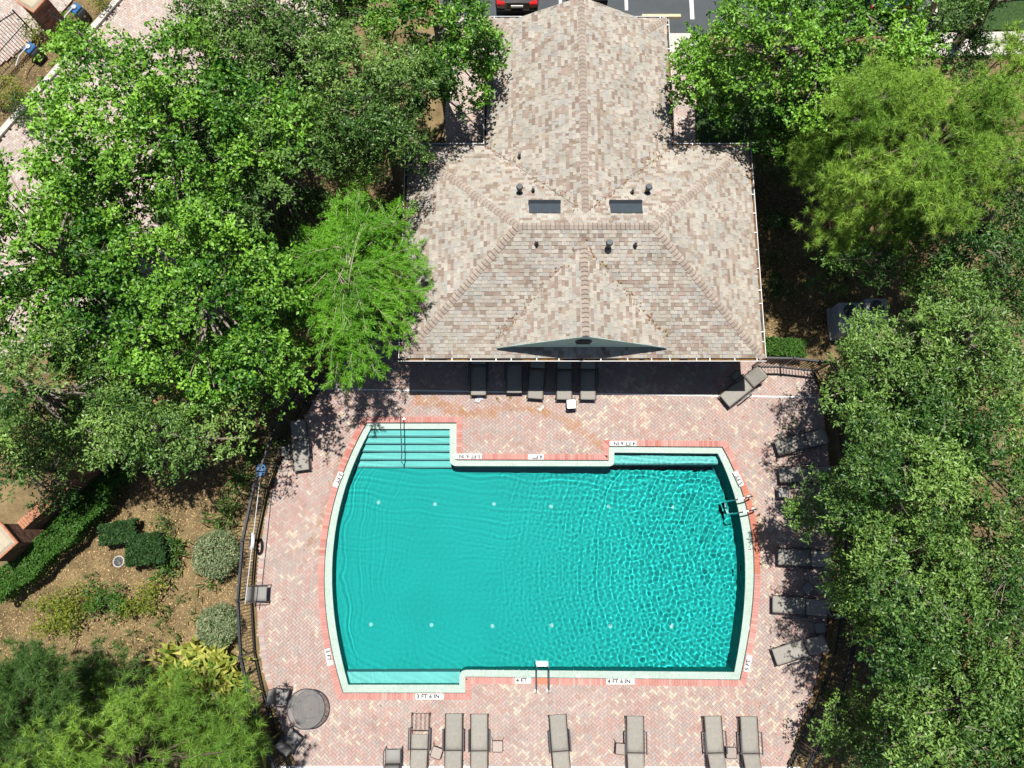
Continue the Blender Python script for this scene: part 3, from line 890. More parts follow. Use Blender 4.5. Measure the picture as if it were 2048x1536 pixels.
for x0, sg in ((WX0, 1), (WX1, -1)):
    caps(V3(x0, WYE, EZ + u), V3(x0 + sg, WYE - 1, hz + u), Vector((0, -1, 0)), Vector((sg, 0, 0)))
# gutters with straps and litter
def gutter(a, b, out, litter=0.5):
    e = (b - a).normalized(); n = Vector(out)
    prof = [(-.01, -.02), (-.01, -.12), (.10, -.12), (.125, .0), (.105, .0), (.09, -.105), (.0, -.105), (.0, -.02)]
    mb = MB()
    ring0 = [a + n * p[0] + V3(0, 0, p[1]) for p in prof]; ring1 = [b + n * p[0] + V3(0, 0, p[1]) for p in prof]
    k = len(prof)
    mb.add(ring0 + ring1, [(i, (i + 1) % k, k + (i + 1) % k, k + i) for i in range(k)] + [tuple(range(k))[::-1], tuple(range(k, 2 * k))])
    g = mb.build('gutter', M['gutter'], house, world=True)
    L = (b - a).length; m = int(L / .75); st = None
    for i in range(m):
        q = a + e * ((i + .5 + rs.uniform(-.3, .3)) * L / m)
        s = MB(); ee = e * .018
        s.add([q - ee - n * .01, q + ee - n * .01, q + ee + n * .125, q - ee + n * .125, q - ee - n * .01 + V3(0, 0, .006), q + ee - n * .01 + V3(0, 0, .006), q + ee + n * .125 + V3(0, 0, .006), q - ee + n * .125 + V3(0, 0, .006)],
              [(3, 2, 1, 0), (4, 5, 6, 7), (0, 1, 5, 4), (1, 2, 6, 5), (2, 3, 7, 6), (3, 0, 4, 7)])
        s.build('gutter_strap', M['trim'], g, world=True)
    zz = V3(0, 0, -.098); db = MB(); db.face([a + zz, b + zz, b + n * .088 + zz, a + n * .088 + zz]); db.build('gutter_shade', M['guttershade'], g, world=True)  # dark strip over the gutter bottom, painted shade of the interior
    lt = MB(); s0 = 0.0
    while s0 < L:
        w = rs.uniform(.15, .9)
        if rs.random() < litter:
            p, q = a + e * s0, a + e * min(L, s0 + w); z = V3(0, 0, -.06 - rs.uniform(0, .03))
            lt.face([p + z, q + z, q + n * .095 + z, p + n * .095 + z])
        s0 += w
    if lt.f: tag(lt.build('gutter_litter', M['litter'], g, world=True), kind='stuff')
ze = EZ + .0
gutter(V3(EX0 - .12, EY0, ze), V3(EX1 + .12, EY0, ze), (0, -1, 0), .45)
gutter(V3(EX0, EY1, ze), V3(EX0, EY0, ze), (-1, 0, 0), .3)
gutter(V3(EX1, EY0, ze), V3(EX1, EY1, ze), (1, 0, 0), .8)
gutter(V3(WX0 - .12, EY1, ze), V3(EX0 - .12, EY1, ze), (0, 1, 0), .3)
gutter(V3(EX1 + .12, EY1, ze), V3(WX1 + .12, EY1, ze), (0, 1, 0), .7)
gutter(V3(WX0, WYE, ze), V3(WX0, EY1 + .1, ze), (-1, 0, 0), .3)
gutter(V3(WX1, EY1 + .1, ze), V3(WX1, WYE, ze), (1, 0, 0), .8)
gutter(V3(WX1 + .12, WYE, ze), V3(WX0 - .12, WYE, ze), (0, 1, 0), .3)
# soffits, walls, fascia
mb = MB()
mb.box(EX0 + .02, EX1 - .02, EY0 + .02, EY1 - .02, 2.86, 2.9); mb.box(WX0 + .02, WX1 - .02, EY1 - .01, WYE - .02, 2.861, 2.901)
mb.build('soffit', M['trim'], house, world=True)
for x0, x1, y0, y1 in ((EX0 + .02, EX1 - .02, EY0 + .001, EY0 + .02), (EX0 + .001, EX0 + .02, EY0 + .02, EY1 - .02), (EX1 - .02, EX1 - .001, EY0 + .02, EY1 - .02)):
    MB().box(x0, x1, y0, y1, 2.9, 2.985).build('fascia', M['trim'], house, world=True)
mb = MB()
mb.box(EX0 + .6, EX1 - .6, 7.95, EY1 - .6, 0, 2.86); mb.box(WX0 + .6, WX1 - .6, EY1 - .7, WYE - .6, 0, 2.859)
wall_o = mb.build('wall', M['stucco'], house, world=True)
for xc, w in ((-1.6, 1.2), (2.5, 1.9), (6.6, 1.2)):
    zb = 0.02 if w > 1.5 else .95
    fr = MB().box(xc - w / 2, xc + w / 2, 7.90, 7.949, zb, 2.15).build('door' if w > 1.5 else 'window', M['trim'], house, world=True)
    for s in (-1, 1):
        MB().box(xc + s * w / 4 - w / 4 + .06, xc + s * w / 4 + w / 4 - .06, 7.885, 7.899, zb + .1, 2.06).build('pane', M['glass'], fr, world=True)
for xc in (-3.2, .4, 4.6, 8.2):
    MB().box(xc - .14, xc + .14, 6.95, 7.23, .0, 2.86, bev=.01).build('porch_column', M['trim'], house, world=True)
# front gable face, rake boards, oval louvre
mb = MB(); yf = GY + .05
zb = EZ + SL * (yf - EY0)
k = .12 / SL
mb.face([(GX0 + .1, yf, zb - .1), (GX1 - .1, yf, zb - .1), (GX1 - .1, yf, GZ0 + .02), (GXC, yf, GZ - .03), (GX0 + .1, yf, GZ0 + .02)])
gab = mb.build('gable_wall', M['mint'], house, world=True)
for s in (-1, 1):
    xe = GXC + s * (GXC - GX0)
    mb = MB()
    for dy0, dy1 in ((0.0, .03),):
        a0, a1 = V3(xe, GY - .012, GZ0 + .03), V3(GXC, GY - .012, GZ + .03)
        dz = V3(0, 0, -.15); dy = V3(0, .03, 0)
        mb.add([a0, a1, a1 + dz, a0 + dz, a0 + dy, a1 + dy, a1 + dz + dy, a0 + dz + dy], [(0, 1, 2, 3), (7, 6, 5, 4), (0, 4, 5, 1), (3, 2, 6, 7), (0, 3, 7, 4), (1, 5, 6, 2)])
    mb.build('rake_board', M['mint'], house, world=True)
mb = MB(); n = 20
q = V3(GXC, yf - .012, GZ - .85)
mb.face([(q.x + .30 * math.cos(2 * math.pi * i / n), q.y, q.z + .34 * math.sin(2 * math.pi * i / n)) for i in range(n)][::-1])
lv = mb.build('oval_louvre', M['vent'], gab, world=True)
for i in range(5): MB().box(q.x - .24, q.x + .24, q.y - .03, q.y - .004, q.z - .24 + i * .11, q.z - .20 + i * .11).build('louvre_slat', M['vent'], lv, world=True)
mb = MB(); mb.face([(WX0 + 1.0, WYG, hz - .02), (WXC, WYG, WZ), (WX1 - 1.0, WYG, hz - .02)]); mb.build('gable_wall', M['mint'], house, world=True)
# roof vents
for x0, x1, ya, yb in ((1058, 1121, 408, 424), (1221, 1285, 408, 424)):
    a, b = on_roof(x0, yb), on_roof(x1, yb); c = on_roof(x0, ya)
    w = b.x - a.x; e = (c - a); L = e.length; e.normalize(); nn = Vector((0, SL, 1)).normalized()
    if e.y < 0: e = -e
    mb = MB()
    p = lambda s, t, h: a + Vector((s, 0, 0)) + Vector((0, 1, -SL)).normalized() * t + nn * h
    mb.add([p(0, -.1, .02), p(w, -.1, .02), p(w, L, .02), p(0, L, .02), p(0, -.1, .05), p(w, -.1, .05), p(w, L, .14), p(0, L, .14)], [(4, 5, 6, 7), (0, 1, 5, 4), (1, 2, 6, 5), (2, 3, 7, 6), (3, 0, 4, 7)])
    v = mb.build('off_ridge_vent', M['vent'], house, world=True)
    mb = MB(); mb.add([p(-.02, L - .12, .135), p(w + .02, L - .12, .135), p(w + .02, L + .03, .16), p(-.02, L + .03, .16), p(-.02, L + .03, .03), p(w + .02, L + .03, .03)], [(0, 1, 2, 3), (3, 2, 5, 4)])
    mb.build('vent_hood', M['darkmetal'], v, world=True)
for px, py in ((1039, 315), (1066, 383), (1264, 386), (1073, 488), (1270, 491)):
    q = on_roof(px, py)
    v = MB().disc((q.x, q.y), .05, q.z - .05, q.z + .34, 12).build('vent_pipe', M['darkmetal'], house, world=True)
    MB().disc((q.x, q.y), .12, q.z - .08, q.z + .07, 12, .06).build('pipe_boot', M['vent'], v, world=True)
for px, py in ((1039, 384), (1294, 384), (1216, 494)):
    q = on_roof(px, py)
    v = MB().disc((q.x, q.y), .09, q.z - .05, q.z + .38, 14).build('flue_pipe', M['darkmetal'], house, world=True)
    MB().disc((q.x, q.y), .125, q.z + .38, q.z + .46, 14, .10).build('flue_cap', M['vent'], v, world=True)

# dry leaves caught in the valleys and along the eaves
lt = MB(); rl = random.Random(5)
val = [(V3(WX0, EY1, EZ), V3(WXC, WYM, WZ)), (V3(WX1, EY1, EZ), V3(WXC, WYM, WZ)), (V3(GX0, gyb, GZ0), V3(GXC, GYM, GZ)), (V3(GX1, gyb, GZ0), V3(GXC, GYM, GZ)), (V3(EX0 + .1, EY0 + .3, EZ), V3(EX0 + .2, EY1 - .4, EZ))]
for a_, b_ in val:
    for _ in range(70):
        p = a_.lerp(b_, rl.random() ** 1.4) + V3(rl.gauss(0, .10), rl.gauss(0, .10), 0); z = roof_z(p.x, p.y) + .045
        an = rl.random() * 6.28; L_ = rl.uniform(.03, .07); d_ = V3(math.cos(an), math.sin(an), 0) * L_; s_ = V3(-math.sin(an), math.cos(an), 0) * L_ * .35
        q = V3(p.x, p.y, z); lt.col = tuple(v * rl.uniform(.5, 1.2) for v in (.8, .55, .3))
        lt.face([q - d_, q - s_ + V3(0, 0, .01), q + d_, q + s_ + V3(0, 0, .01)])
tag(lt.build('roof_litter', M['chip'], roof_o, world=True), kind='stuff')
# ================================================================ FURNITURE
def lounger_proto(back=25, sling_from=0.0):
    """local: x from foot (0) to head, seat at 0.36 m"""
    root = thing('sun_lounger', (0, 0, 0), '', 'sun lounger')
    Wd, L1, Lb, h = .31, 1.22, .74, .36
    ba = R(back); ex, ez = L1 + Lb * math.cos(ba), h + Lb * math.sin(ba)
    for s in (-1, 1):
        MB().tube([(.0, s * Wd, h - .03), (.06, s * Wd, h), (L1 + .3, s * Wd, h), (L1 + .62, s * Wd, h - .02)], .016, 6).build('side_rail', M['bronze'], root)
        MB().tube([(L1, s * (Wd - .03), h + .005), (ex, s * (Wd - .03), ez + .005)], .014, 6).build('back_rail', M['bronze'], root)
        for xx in (.12, L1 + .38): MB().tube([(xx, s * Wd, h - .01), (xx + (-.04 if xx < 1 else .05), s * (Wd + .03), 0.0)], .014, 6).build('leg', M['bronze'], root)
        ar = MB().tube([(.48, s * (Wd + .005), h), (.50, s * (Wd + .05), h + .19)], .011, 6).build('arm_post', M['navy'], root)
        MB().tube([(1.20, s * (Wd + .005), h), (1.18, s * (Wd + .05), h + .2)], .011, 6).build('arm_post', M['navy'], root)
        MB().box(.47, 1.22, s * (Wd + .055) - .026, s * (Wd + .055) + .026, h + .19, h + .213, bev=.005).build('armrest', M['navy'], root)
    for xx in (.03, .62, L1):
        MB().tube([(xx, -Wd, h - .02), (xx, Wd, h - .02)], .012, 6).build('cross_bar', M['bronze'], root)
    MB().tube([(ex, -Wd + .03, ez + .005), (ex, Wd - .03, ez + .005)], .014, 6).build('cross_bar', M['bronze'], root)
    MB().tube([(L1 + .5, -Wd, h - .03), (L1 + .5, Wd, h - .03)], .012, 6).build('cross_bar', M['bronze'], root)
    def sling(name, pts, sag):
        vs, fs = [], []
        n = 7
        for k, (xx, zz) in enumerate(pts):
            for j in range(n):
                t = j / (n - 1) * 2 - 1
                vs.append((xx, t * (Wd - .022), zz + .016 - sag * (1 - t * t) * math.sin(math.pi * (k + .3) / (len(pts) - .4))))
        for k in range(len(pts) - 1):
            for j in range(n - 1):
                fs.append((k * n + j, (k + 1) * n + j, (k + 1) * n + j + 1, k * n + j + 1))
        mb = MB(); mb.add(vs, fs)
        o = mb.build(name, M['sling'], root, smooth=True)
        md = o.modifiers.new('thickness', 'SOLIDIFY'); md.thickness = .008
        return o
    m = 8
    pts = [(.0, h - .055), (.015, h - .01), (.05, h)] + [(.05 + (L1 - .07) * k / m, h) for k in range(1, m + 1)]
    if sling_from > 0:
        pts = [(sling_from + (L1 - .02 - sling_from) * k / m, h) for k in range(m + 1)]
        for s in (-.16, 0, .16): MB().tube([(.03, s, h - .015), (sling_from - .1, s, h - .015)], .009, 6).build('brace_bar', M['bronze'], root)
        MB().tube([(sling_from - .12, -Wd, h - .01), (sling_from - .12, Wd, h - .01)], .014, 6).build('cross_bar', M['bronze'], root)
    sling('seat_sling', pts, .012)
    sling('back_sling', [(L1 + .01 + (Lb - .02) * math.cos(ba) * k / m, h + .01 + (Lb - .02) * math.sin(ba) * k / m) for k in range(m + 1)], .02)
    return root
LPROTO = {}
def lounger(px, py, hx, hy, back, label, group=None, sling_from=0.0):
    """foot-edge centre pixel, then a pixel the lounger points to (both at seat height)"""
    key = (back, sling_from)
    a = P(px, py, .36); b = P(hx, hy, .36)
    if key not in LPROTO: LPROTO[key] = lounger_proto(back, sling_from); o = LPROTO[key]
    else: o = copy_tree(LPROTO[key])
    o.location = (a.x, a.y, .004); o.rotation_euler = (0, 0, math.atan2(b.y - a.y, b.x - a.x))
    tag(o, label, 'sun lounger', group or 'sun loungers on the pool terrace')
GS = 'sun loungers in the row south of the pool'
lounger(908, 1427, 907, 1520, 14, 'stained taupe sling lounger beside the tilted small table, south of the pool', GS)
lounger(958.5, 1428, 958.5, 1520, 14, 'taupe sling lounger with a squarely set small table next to its arm', GS)
lounger(1115, 1429, 1122, 1520, 14, 'taupe sling lounger standing alone and slightly askew below the pool ladder', GS)
lounger(1270, 1432, 1271, 1520, 20, 'dirty olive-stained sling lounger with a small brown table touching its arm', GS)
lounger(1425, 1432, 1432, 1520, 30, 'taupe sling lounger of the pair sharing one table, on the ladder side', GS)
lounger(1497, 1433, 1502, 1520, 30, 'taupe sling lounger of the pair sharing one table, on the fence side', GS)
lounger(841, 1425, 838, 1520, 14, 'lounger with its foot sling missing and bare bronze bars showing', GS, .72)
GE = 'sun loungers under the eave'
lounger(956.7, 790.5, 957.5, 700, 25, 'lounger with its foot out of the eave shadow, next to a crumpled grey towel', GE)
lounger(1028.5, 786, 1029, 700, 25, 'lounger wholly in the eave shadow behind a pair of sandals', GE)
lounger(1070, 797.5, 1077, 705, 25, 'slightly skewed lounger under the eave with sunlit foot', GE)
lounger(1128.3, 799.5, 1129, 705, 25, 'lounger under the eave right behind the small white stool', GE)
lounger(1176, 799.5, 1175.5, 705, 25, 'lounger under the eave at the open end of its row', GE)
lounger(1449, 802.5, 1522, 745, 36, 'lounger set diagonally with raised back at the clubhouse corner', 'sun loungers on the pool terrace')
lounger(603, 941, 597, 847, 10, 'flat taupe lounger beside the curved black fence', 'sun loungers on the pool terrace')
GT = 'sun loungers in the tree shade'
lounger(1553, 896, 1601, 884, 25, 'shaded lounger angled under the oak, nearest the clubhouse corner fence', GT)
lounger(1559, 949, 1610, 949, 25, 'shaded lounger between the angled one and a small dark table', GT)
lounger(1575, 1017, 1640, 1021, 25, 'shaded lounger facing the steel grab rails', GT)
lounger(1556, 1113, 1610, 1116, 25, 'shaded lounger beside orange stained paving', GT)
lounger(1545, 1208, 1600, 1212, 25, 'half shaded lounger with a sunlit foot end under the oak', GT)
lounger(1549, 1315, 1644, 1285, 25, 'sunlit lounger pointing at an angle to the timber edged fence', GT)

def chair_proto():
    """armchair; local +x is forward"""
    root = thing('patio_armchair', (0, 0, 0), '', 'chair')
    h = .41
    for s in (-1, 1):
        y = s * .27
        MB().tube([(-.22, y, h + .02), (-.34, y, .98)], .014, 6).build('back_post', M['navy'], root)
        MB().tube([(-.24, y, 0.012), (-.22, y, h + .02)], .014, 6).build('leg', M['navy'], root)
        MB().tube([(.27, y + s * .02, 0.012), (.25, y + s * .02, .60), (.17, y + s * .03, .65), (-.27, y + s * .03, .66)], .016, 6).build('arm', M['navy'], root)
        MB().tube([(-.24, y, .014), (.27, y + s * .02, .014)], .012, 6).build('sled_runner', M['navy'], root)
        MB().tube([(-.23, y, h), (.25, y, h + .02)], .013, 6).build('seat_rail', M['navy'], root)
    for p in ((-.34, .98), (.25, h + .02), (-.22, h)):
        MB().tube([(p[0], -.27, p[1]), (p[0], .27, p[1])], .013, 6).build('cross_bar', M['navy'], root)
    def sl(name, pts):
        mb = MB(); n = 5; vs = []
        for k, (xx, zz) in enumerate(pts):
            for j in range(n):
                t = j / (n - 1) * 2 - 1; vs.append((xx, t * .255, zz - .012 * (1 - t * t)))
        mb.add(vs, [(k * n + j, (k + 1) * n + j, (k + 1) * n + j + 1, k * n + j + 1) for k in range(len(pts) - 1) for j in range(n - 1)])
        o = mb.build(name, M['chairsling'], root, smooth=True); md = o.modifiers.new('thickness', 'SOLIDIFY'); md.thickness = .008
    sl('seat_sling', [(.26, h + .025), (.2, h + .04), (0, h + .03), (-.2, h + .02)])
    sl('back_sling', [(-.21, h + .03), (-.26, .68), (-.335, .97)])
    return root
cp = chair_proto(); first = True
for px, py, tx, ty, lb in ((520, 1187, 560, 1187, 'grey sling armchair backed against the curved fence under the pole'), (583, 1478, 612, 1440, 'grey sling armchair drawn up diagonally to the round glass table'),
                           (562, 1393, 612, 1400, 'dark armchair half hidden under the pine branch by the round glass table'), (786, 1514, 787, 1450, 'grey sling armchair beside the lounger that lost its foot sling')):
    a, b = P(px, py, .42), P(tx, ty, .42)
    o = cp if first else copy_tree(cp); first = False
    o.location = (a.x, a.y, .004); o.rotation_euler = (0, 0, math.atan2(b.y - a.y, b.x - a.x)); tag(o, lb, 'chair', 'armchairs on the terrace')
# round glass table
q = P(612, 1418, .72)
t = thing('round_glass_table', (q.x, q.y, 0), 'round smoked glass patio table with dark rim', 'table')
mb = MB(); mb.disc((0, 0), .66, .712, .722, 40); mb.build('glass_top', M['smoked'], t)
n = 40
mb = MB(); mb.tube([(.67 * math.cos(2 * math.pi * k / n), .67 * math.sin(2 * math.pi * k / n), .715) for k in range(n + 1)], .02, 6, cap=False); mb.build('rim', M['navy'], t)
for k in range(4):
    a = math.pi / 4 + k * math.pi / 2 + .35
    MB().tube([(.64 * math.cos(a), .64 * math.sin(a), .70), (.40 * math.cos(a), .40 * math.sin(a), .35), (.50 * math.cos(a), .50 * math.sin(a), .015)], .017, 6).build('leg', M['navy'], t)
MB().tube([(.4 * math.cos(2 * math.pi * k / 20), .4 * math.sin(2 * math.pi * k / 20), .35) for k in range(21)], .01, 6, cap=False).build('brace_ring', M['navy'], t)
MB().disc((0, 0), .03, .722, .728, 14).build('umbrella_plug', M['tan'], t)
# small side tables
def side_table(px, py, rz, label, top='tabletop', leg='bronze', group='small side tables', s=1.0, h=.42):
    q = P(px, py, h)
    o = thing('side_table', (q.x, q.y, .004), label, 'side table', group, R(rz))
    w = .185 * s
    mb = MB(); c = .05; pts = []
    for cx, cy, a0 in ((w - c, w - c, 0), (-w + c, w - c, 90), (-w + c, -w + c, 180), (w - c, -w + c, 270)):
        for k in range(4): pts.append((cx + c * math.cos(R(a0 + 30 * k)), cy + c * math.sin(R(a0 + 30 * k))))
    mb.prism(pts, h - .02, h); mb.build('table_top', M[top], o)
    MB().tube([(*p, h - .006) for p in pts] + [(*pts[0], h - .006)], .013, 6, cap=False).build('rim', M[leg], o)
    for sx in (-1, 1):
        for sy in (-1, 1):
            MB().tube([(sx * (w - .02), sy * (w - .02), h - .01), (sx * (w + .035), sy * (w + .035), 0)], .011, 6).build('leg', M[leg], o)
    return o
side_table(873, 1506, -18, 'small brown table turned askew between a bare-framed and a stained lounger')
side_table(995, 1493, 0, 'small grey-brown table standing square, free of any lounger on one side')
side_table(1242, 1498, -5, 'small brown table touching the olive-stained lounger')
side_table(1463, 1506, 0, 'small brown table between the pair of loungers by the fence')
side_table(1142.7, 808, 3, 'small white topped stool in front of the loungers under the eave', 'white', 'darkmetal', None)
side_table(1474, 753, 38, 'small table in the eave shadow beside the diagonal lounger', 'chairsling', 'darkmetal')
side_table(1567, 985, 0, 'small dark square table between shaded loungers under the oak', 'chairsling', 'darkmetal')
side_table(1616, 1177, 40, 'small dark table turned cornerwise in the tree shade', 'chairsling', 'darkmetal')
side_table(1640, 1256, 5, 'small dark table at the terrace edge in tree shade', 'chairsling', 'darkmetal')
side_table(571, 903, -6, 'small pale table with mosaic top between the fence and the flat lounger', 'smoked', 'bronze', None)
# towel, sandals, cloth
q = P(958, 799)
mb = MB(); vs = []; n = 9
for i in range(n):
    for j in range(n):
        x_, y_ = (i / (n - 1) - .5) * .34, (j / (n - 1) - .5) * .2
        vs.append((x_ + .05 * math.sin(7 * y_ * 5), y_ + .04 * math.sin(9 * x_ * 3), .02 + .07 * abs(math.sin(13 * x_ + 9 * y_)) * (1 - (2 * x_ / .36) ** 2)))
mb.add(vs, [(i * n + j, (i + 1) * n + j, (i + 1) * n + j + 1, i * n + j + 1) for i in range(n - 1) for j in range(n - 1)])
o = mb.build('towel', M['towel'], smooth=True); o.location = (q.x, q.y, .0); o.rotation_euler = (0, 0, .4); tag(o, 'crumpled grey towel lying in front of a lounger foot', 'towel')
def sandal(px, py, rz, m, label, group):
    q = P(px, py)
    o = thing('sandal', (q.x, q.y, .003), label, 'sandal', group, R(rz))
    pts = [(.045 * (1 + .12 * math.sin(a * 2)) * math.cos(a), .13 * math.sin(a)) for a in [2 * math.pi * k / 16 for k in range(16)]]
    MB().prism(pts, 0, .025).build('sole', m, o)
    for s in (-1, 1): MB().tube([(0, .07, .025), (s * .025, .03, .05), (s * .042, -.02, .022)], .008, 5).build('strap', M['darkmetal'], o)
sandal(995, 799, 28, M['tan'], 'tan sandal lying loose on the paving in front of the loungers', 'pair of sandals'); sandal(1020.6, 796, -22, M['tan'], 'tan sandal lying loose on the paving in front of the loungers', 'pair of sandals')
sandal(1076, 815, 10, M['navy'], 'small navy and white flip-flop on the paving near the white stool', 'flip-flops'); sandal(1083, 817, -35, M['white'], 'small navy and white flip-flop on the paving near the white stool', 'flip-flops')

# handrails ----------------------------------------------------------
a, b = P(808, 838), PW(808, 930, -.9)
t = thing('stair_handrail', (a.x, a.y, 0), 'stainless steel handrail down the middle of the pool steps', 'handrail')
pth = [V3(a.x, a.y, 0), V3(a.x, a.y, .72), V3(a.x, a.y - .04, .80), V3(a.x, a.y - .14, .84), V3(a.x, a.y - .5, .78), V3(a.x, a.y - 1.35, .30), V3(b.x, b.y + .1, .05), V3(b.x, b.y + .03, -.1), V3(b.x, b.y, -.94)]
MB().tube(pth, .021, 8).build('rail', M['steel'], t, world=True)
MB().disc((a.x, a.y), .05, .0, .03, 14).build('base_plate', M['steel'], t, world=True)
def ladder(pa, pb, pw, label, treads=(-.02, -.4, -.75), r=.024):
    c = (pa + pb) / 2; ax = (pw - c); L = math.hypot(ax.x, ax.y); ax = Vector((ax.x, ax.y, 0)).normalized()
    t = thing('pool_ladder', (c.x, c.y, 0), label, 'ladder')
    for p in (pa, pb):
        pts = [p, p + V3(0, 0, .45)]
        for k in range(1, 8):
            an = math.pi * k / 8
            pts.append(p + ax * (L / 2 - L / 2 * math.cos(an)) + V3(0, 0, .45 + .26 * math.sin(an)))
        pts += [p + ax * L + V3(0, 0, .40), p + ax * L + V3(0, 0, -1.0)]
        rl = MB().tube(pts, r, 8).build('rail', M['steel'], t, world=True)
        MB().disc((p.x, p.y), .07, .0, .028, 14).build('anchor_collar', M['white'], rl, world=True)
    s = (pb - pa)
    for z in treads:
        p0 = pa + ax * L + V3(0, 0, z); w = ax * (.085 if z > -.1 else .04)
        mb = MB(); vs = [p0 - w, p0 + s - w, p0 + s + w, p0 + w]; up = V3(0, 0, .03)
        mb.add(vs + [v + up for v in vs], [(3, 2, 1, 0), (4, 5, 6, 7), (0, 1, 5, 4), (1, 2, 6, 5), (2, 3, 7, 6), (3, 0, 4, 7)])
        mb.build('tread', M['white'], t, world=True)
ladder(P(1072, 1381), P(1096.5, 1381), P(1084, 1328, 0), 'steel pool ladder with white tread beside the 4 FT tile')
ladder(P(1497, 994), P(1506, 1019), P(1460, 1015, 0), 'steel grab-rail ladder on the curved side under the oak', (-.75, -1.05), .03)

for o in bpy.data.objects:
    if o.parent and o.parent.name.startswith(('pool_ladder', 'stair_handrail')) and o.type == 'MESH': o.cycles.is_caustics_receiver = True

# ================================================================ FENCES
FH = 1.55
pk_src = {}
def fence(line, h, label, z=-.05, spacing=.115, group=None, post_every=None, base=None):
    a0 = line[0]
    t = thing('iron_fence', (a0.x, a0.y, z), label, 'fence', group)
    if 'p' not in pk_src:
        mb = MB(); mb.box(-.011, .011, -.011, .011, 0, 1.0); pk_src['p'] = mb
    psrc = None
    mbp = MB().box(-.034, .034, -.034, .034, 0, h + .07)
    posrc = None
    for i, p in enumerate(line):
        q = V3(p.x - a0.x, p.y - a0.y, 0)
        if posrc is None: posrc = mbp.build('post', M['fence'], t); po = posrc
        else: po = inst(posrc, t, q)
        po.location = q
        cp_ = MB().box(-.045, .045, -.045, .045, h + .07, h + .10, bev=.01).build('post_cap', M['fence'], po)
    for p, q in zip(line[:-1], line[1:]):
        d = V3(q.x - p.x, q.y - p.y, 0); L = d.length; ang = math.atan2(d.y, d.x)
        for zz, nm in ((.10, 'bottom_rail'), (h - .03, 'top_rail'), (h - .20, 'mid_rail')):
            w = .024 if nm != 'top_rail' else .032
            mb = MB().box(.034, L - .034, -w, w, zz, zz + .035)
            o = mb.build(nm, M['fence'], t); o.location = V3(p.x - a0.x, p.y - a0.y, 0); o.rotation_euler = (0, 0, ang)
        n = int(L / spacing)
        for k in range(1, n):
            r = V3(p.x - a0.x + d.x * k / n, p.y - a0.y + d.y * k / n, .06)
            if psrc is None:
                psrc = pk_src['p'].build('picket', M['fence'], t); o = psrc; o.scale = (1, 1, h - .07)
            else: o = inst(psrc, t, r)
            o.location = r; o.rotation_euler = (0, 0, ang)
    return t
LF = [P(*p, 0) for p in ((655, 748), (612, 805), (569, 878), (533, 977), (512, 1080), (503, 1195), (509, 1302), (527, 1385), (556, 1470), (592, 1556))]
fence(LF, FH, 'curved black iron picket fence between the terrace and the mulched garden')
RFa = [P(*p, 0) for p in ((1505, 733), (1560, 734), (1632, 742), (1665, 800))]
fence(RFa, FH, 'black picket fence running from the clubhouse corner into the oak')
RFb = [P(*p, 0) for p in ((1665, 800), (1683, 900), (1690, 1000), (1690, 1110), (1684, 1215), (1668, 1312), (1638, 1395), (1600, 1480), (1562, 1560))]
fence(RFb, FH, 'black picket fence in deep shade beside the timber edge under the oaks', spacing=.13)
# timber edging on the right
tl = [P(*p, -.05) for p in ((1672, 1060), (1670, 1131), (1661, 1238), (1649, 1312), (1630, 1388))]
te = thing('timber_edging', (tl[0].x, tl[0].y, -.15), 'weathered brown timber edging along the terrace below the right-hand fence', 'edging')
for p, q in zip(tl[:-1], tl[1:]):
    d = q - p; L = d.length
    o = MB().box(0, L - .01, -.09, .09, 0, .16, bev=.01).build('sleeper', M['timber'], te); o.location = V3(p.x - tl[0].x, p.y - tl[0].y, 0); o.rotation_euler = (0, 0, math.atan2(d.y, d.x))

# things hung on the left fence
a, b = P(521, 950, 1.5), P(490, 1208, 1.62)
t = thing('skimmer_net', (a.x, a.y, 1.5), 'long silver pole with blue leaf-skimmer net lying on the fence', 'skimmer net')
MB().tube([a, b], .016, 8).build('pole', M['polegrey'], t, world=True)
e = (b - a).normalized(); sd = V3(-e.y, e.x, 0)
mb = MB(); pts = []
for k in range(15):
    an = 2 * math.pi * k / 14; pts.append(a - e * .17 + sd * (.17 * math.cos(an)) + e * (.23 * math.sin(an)))
mb.tube(pts, .014, 6, cap=False); mb.build('net_frame', M['blue'], t, world=True)
mb = MB(); mb.face([p - V3(0, 0, .01) for p in pts[:-1]]); mb.build('net', M['blue'], t, world=True)
q = P(504, 1083, .85)
t = thing('life_ring', (q.x, q.y, q.z), 'white life ring hung on the curved fence', 'life ring')
mb = MB(); n = 24
pts = [(0, .27 * math.cos(2 * math.pi * k / n), .27 * math.sin(2 * math.pi * k / n)) for k in range(n + 1)]
mb.tube([(p[2] * .45, p[1], p[2]) for p in pts], .062, 10, cap=False); mb.build('ring', M['white'], t, smooth=True)
for k in range(4):
    an = math.pi / 4 + k * math.pi / 2; c = V3(.27 * math.sin(an) * .45, .27 * math.cos(an), .27 * math.sin(an)); tdir = V3(.45 * math.cos(an), -math.sin(an), math.cos(an)).normalized() * .03
    MB().tube([c - tdir, c + tdir], .067, 10).build('band', M['polegrey'], t)
q = P(545, 937, 1.5)
t = thing('rescue_hook', (q.x, q.y, 1.5), 'curved metal rescue hook on top of the fence', 'hook')
MB().tube([q + V3(.25 * math.cos(an), .14 * math.sin(an), 0) for an in [math.pi * k / 10 for k in range(11)]], .015, 6).build('hook_bar', M['steel'], t, world=True)
MB().tube([q + V3(-.25, 0, 0), P(527, 952, 1.5)], .014, 6).build('hook_socket', M['steel'], t, world=True)
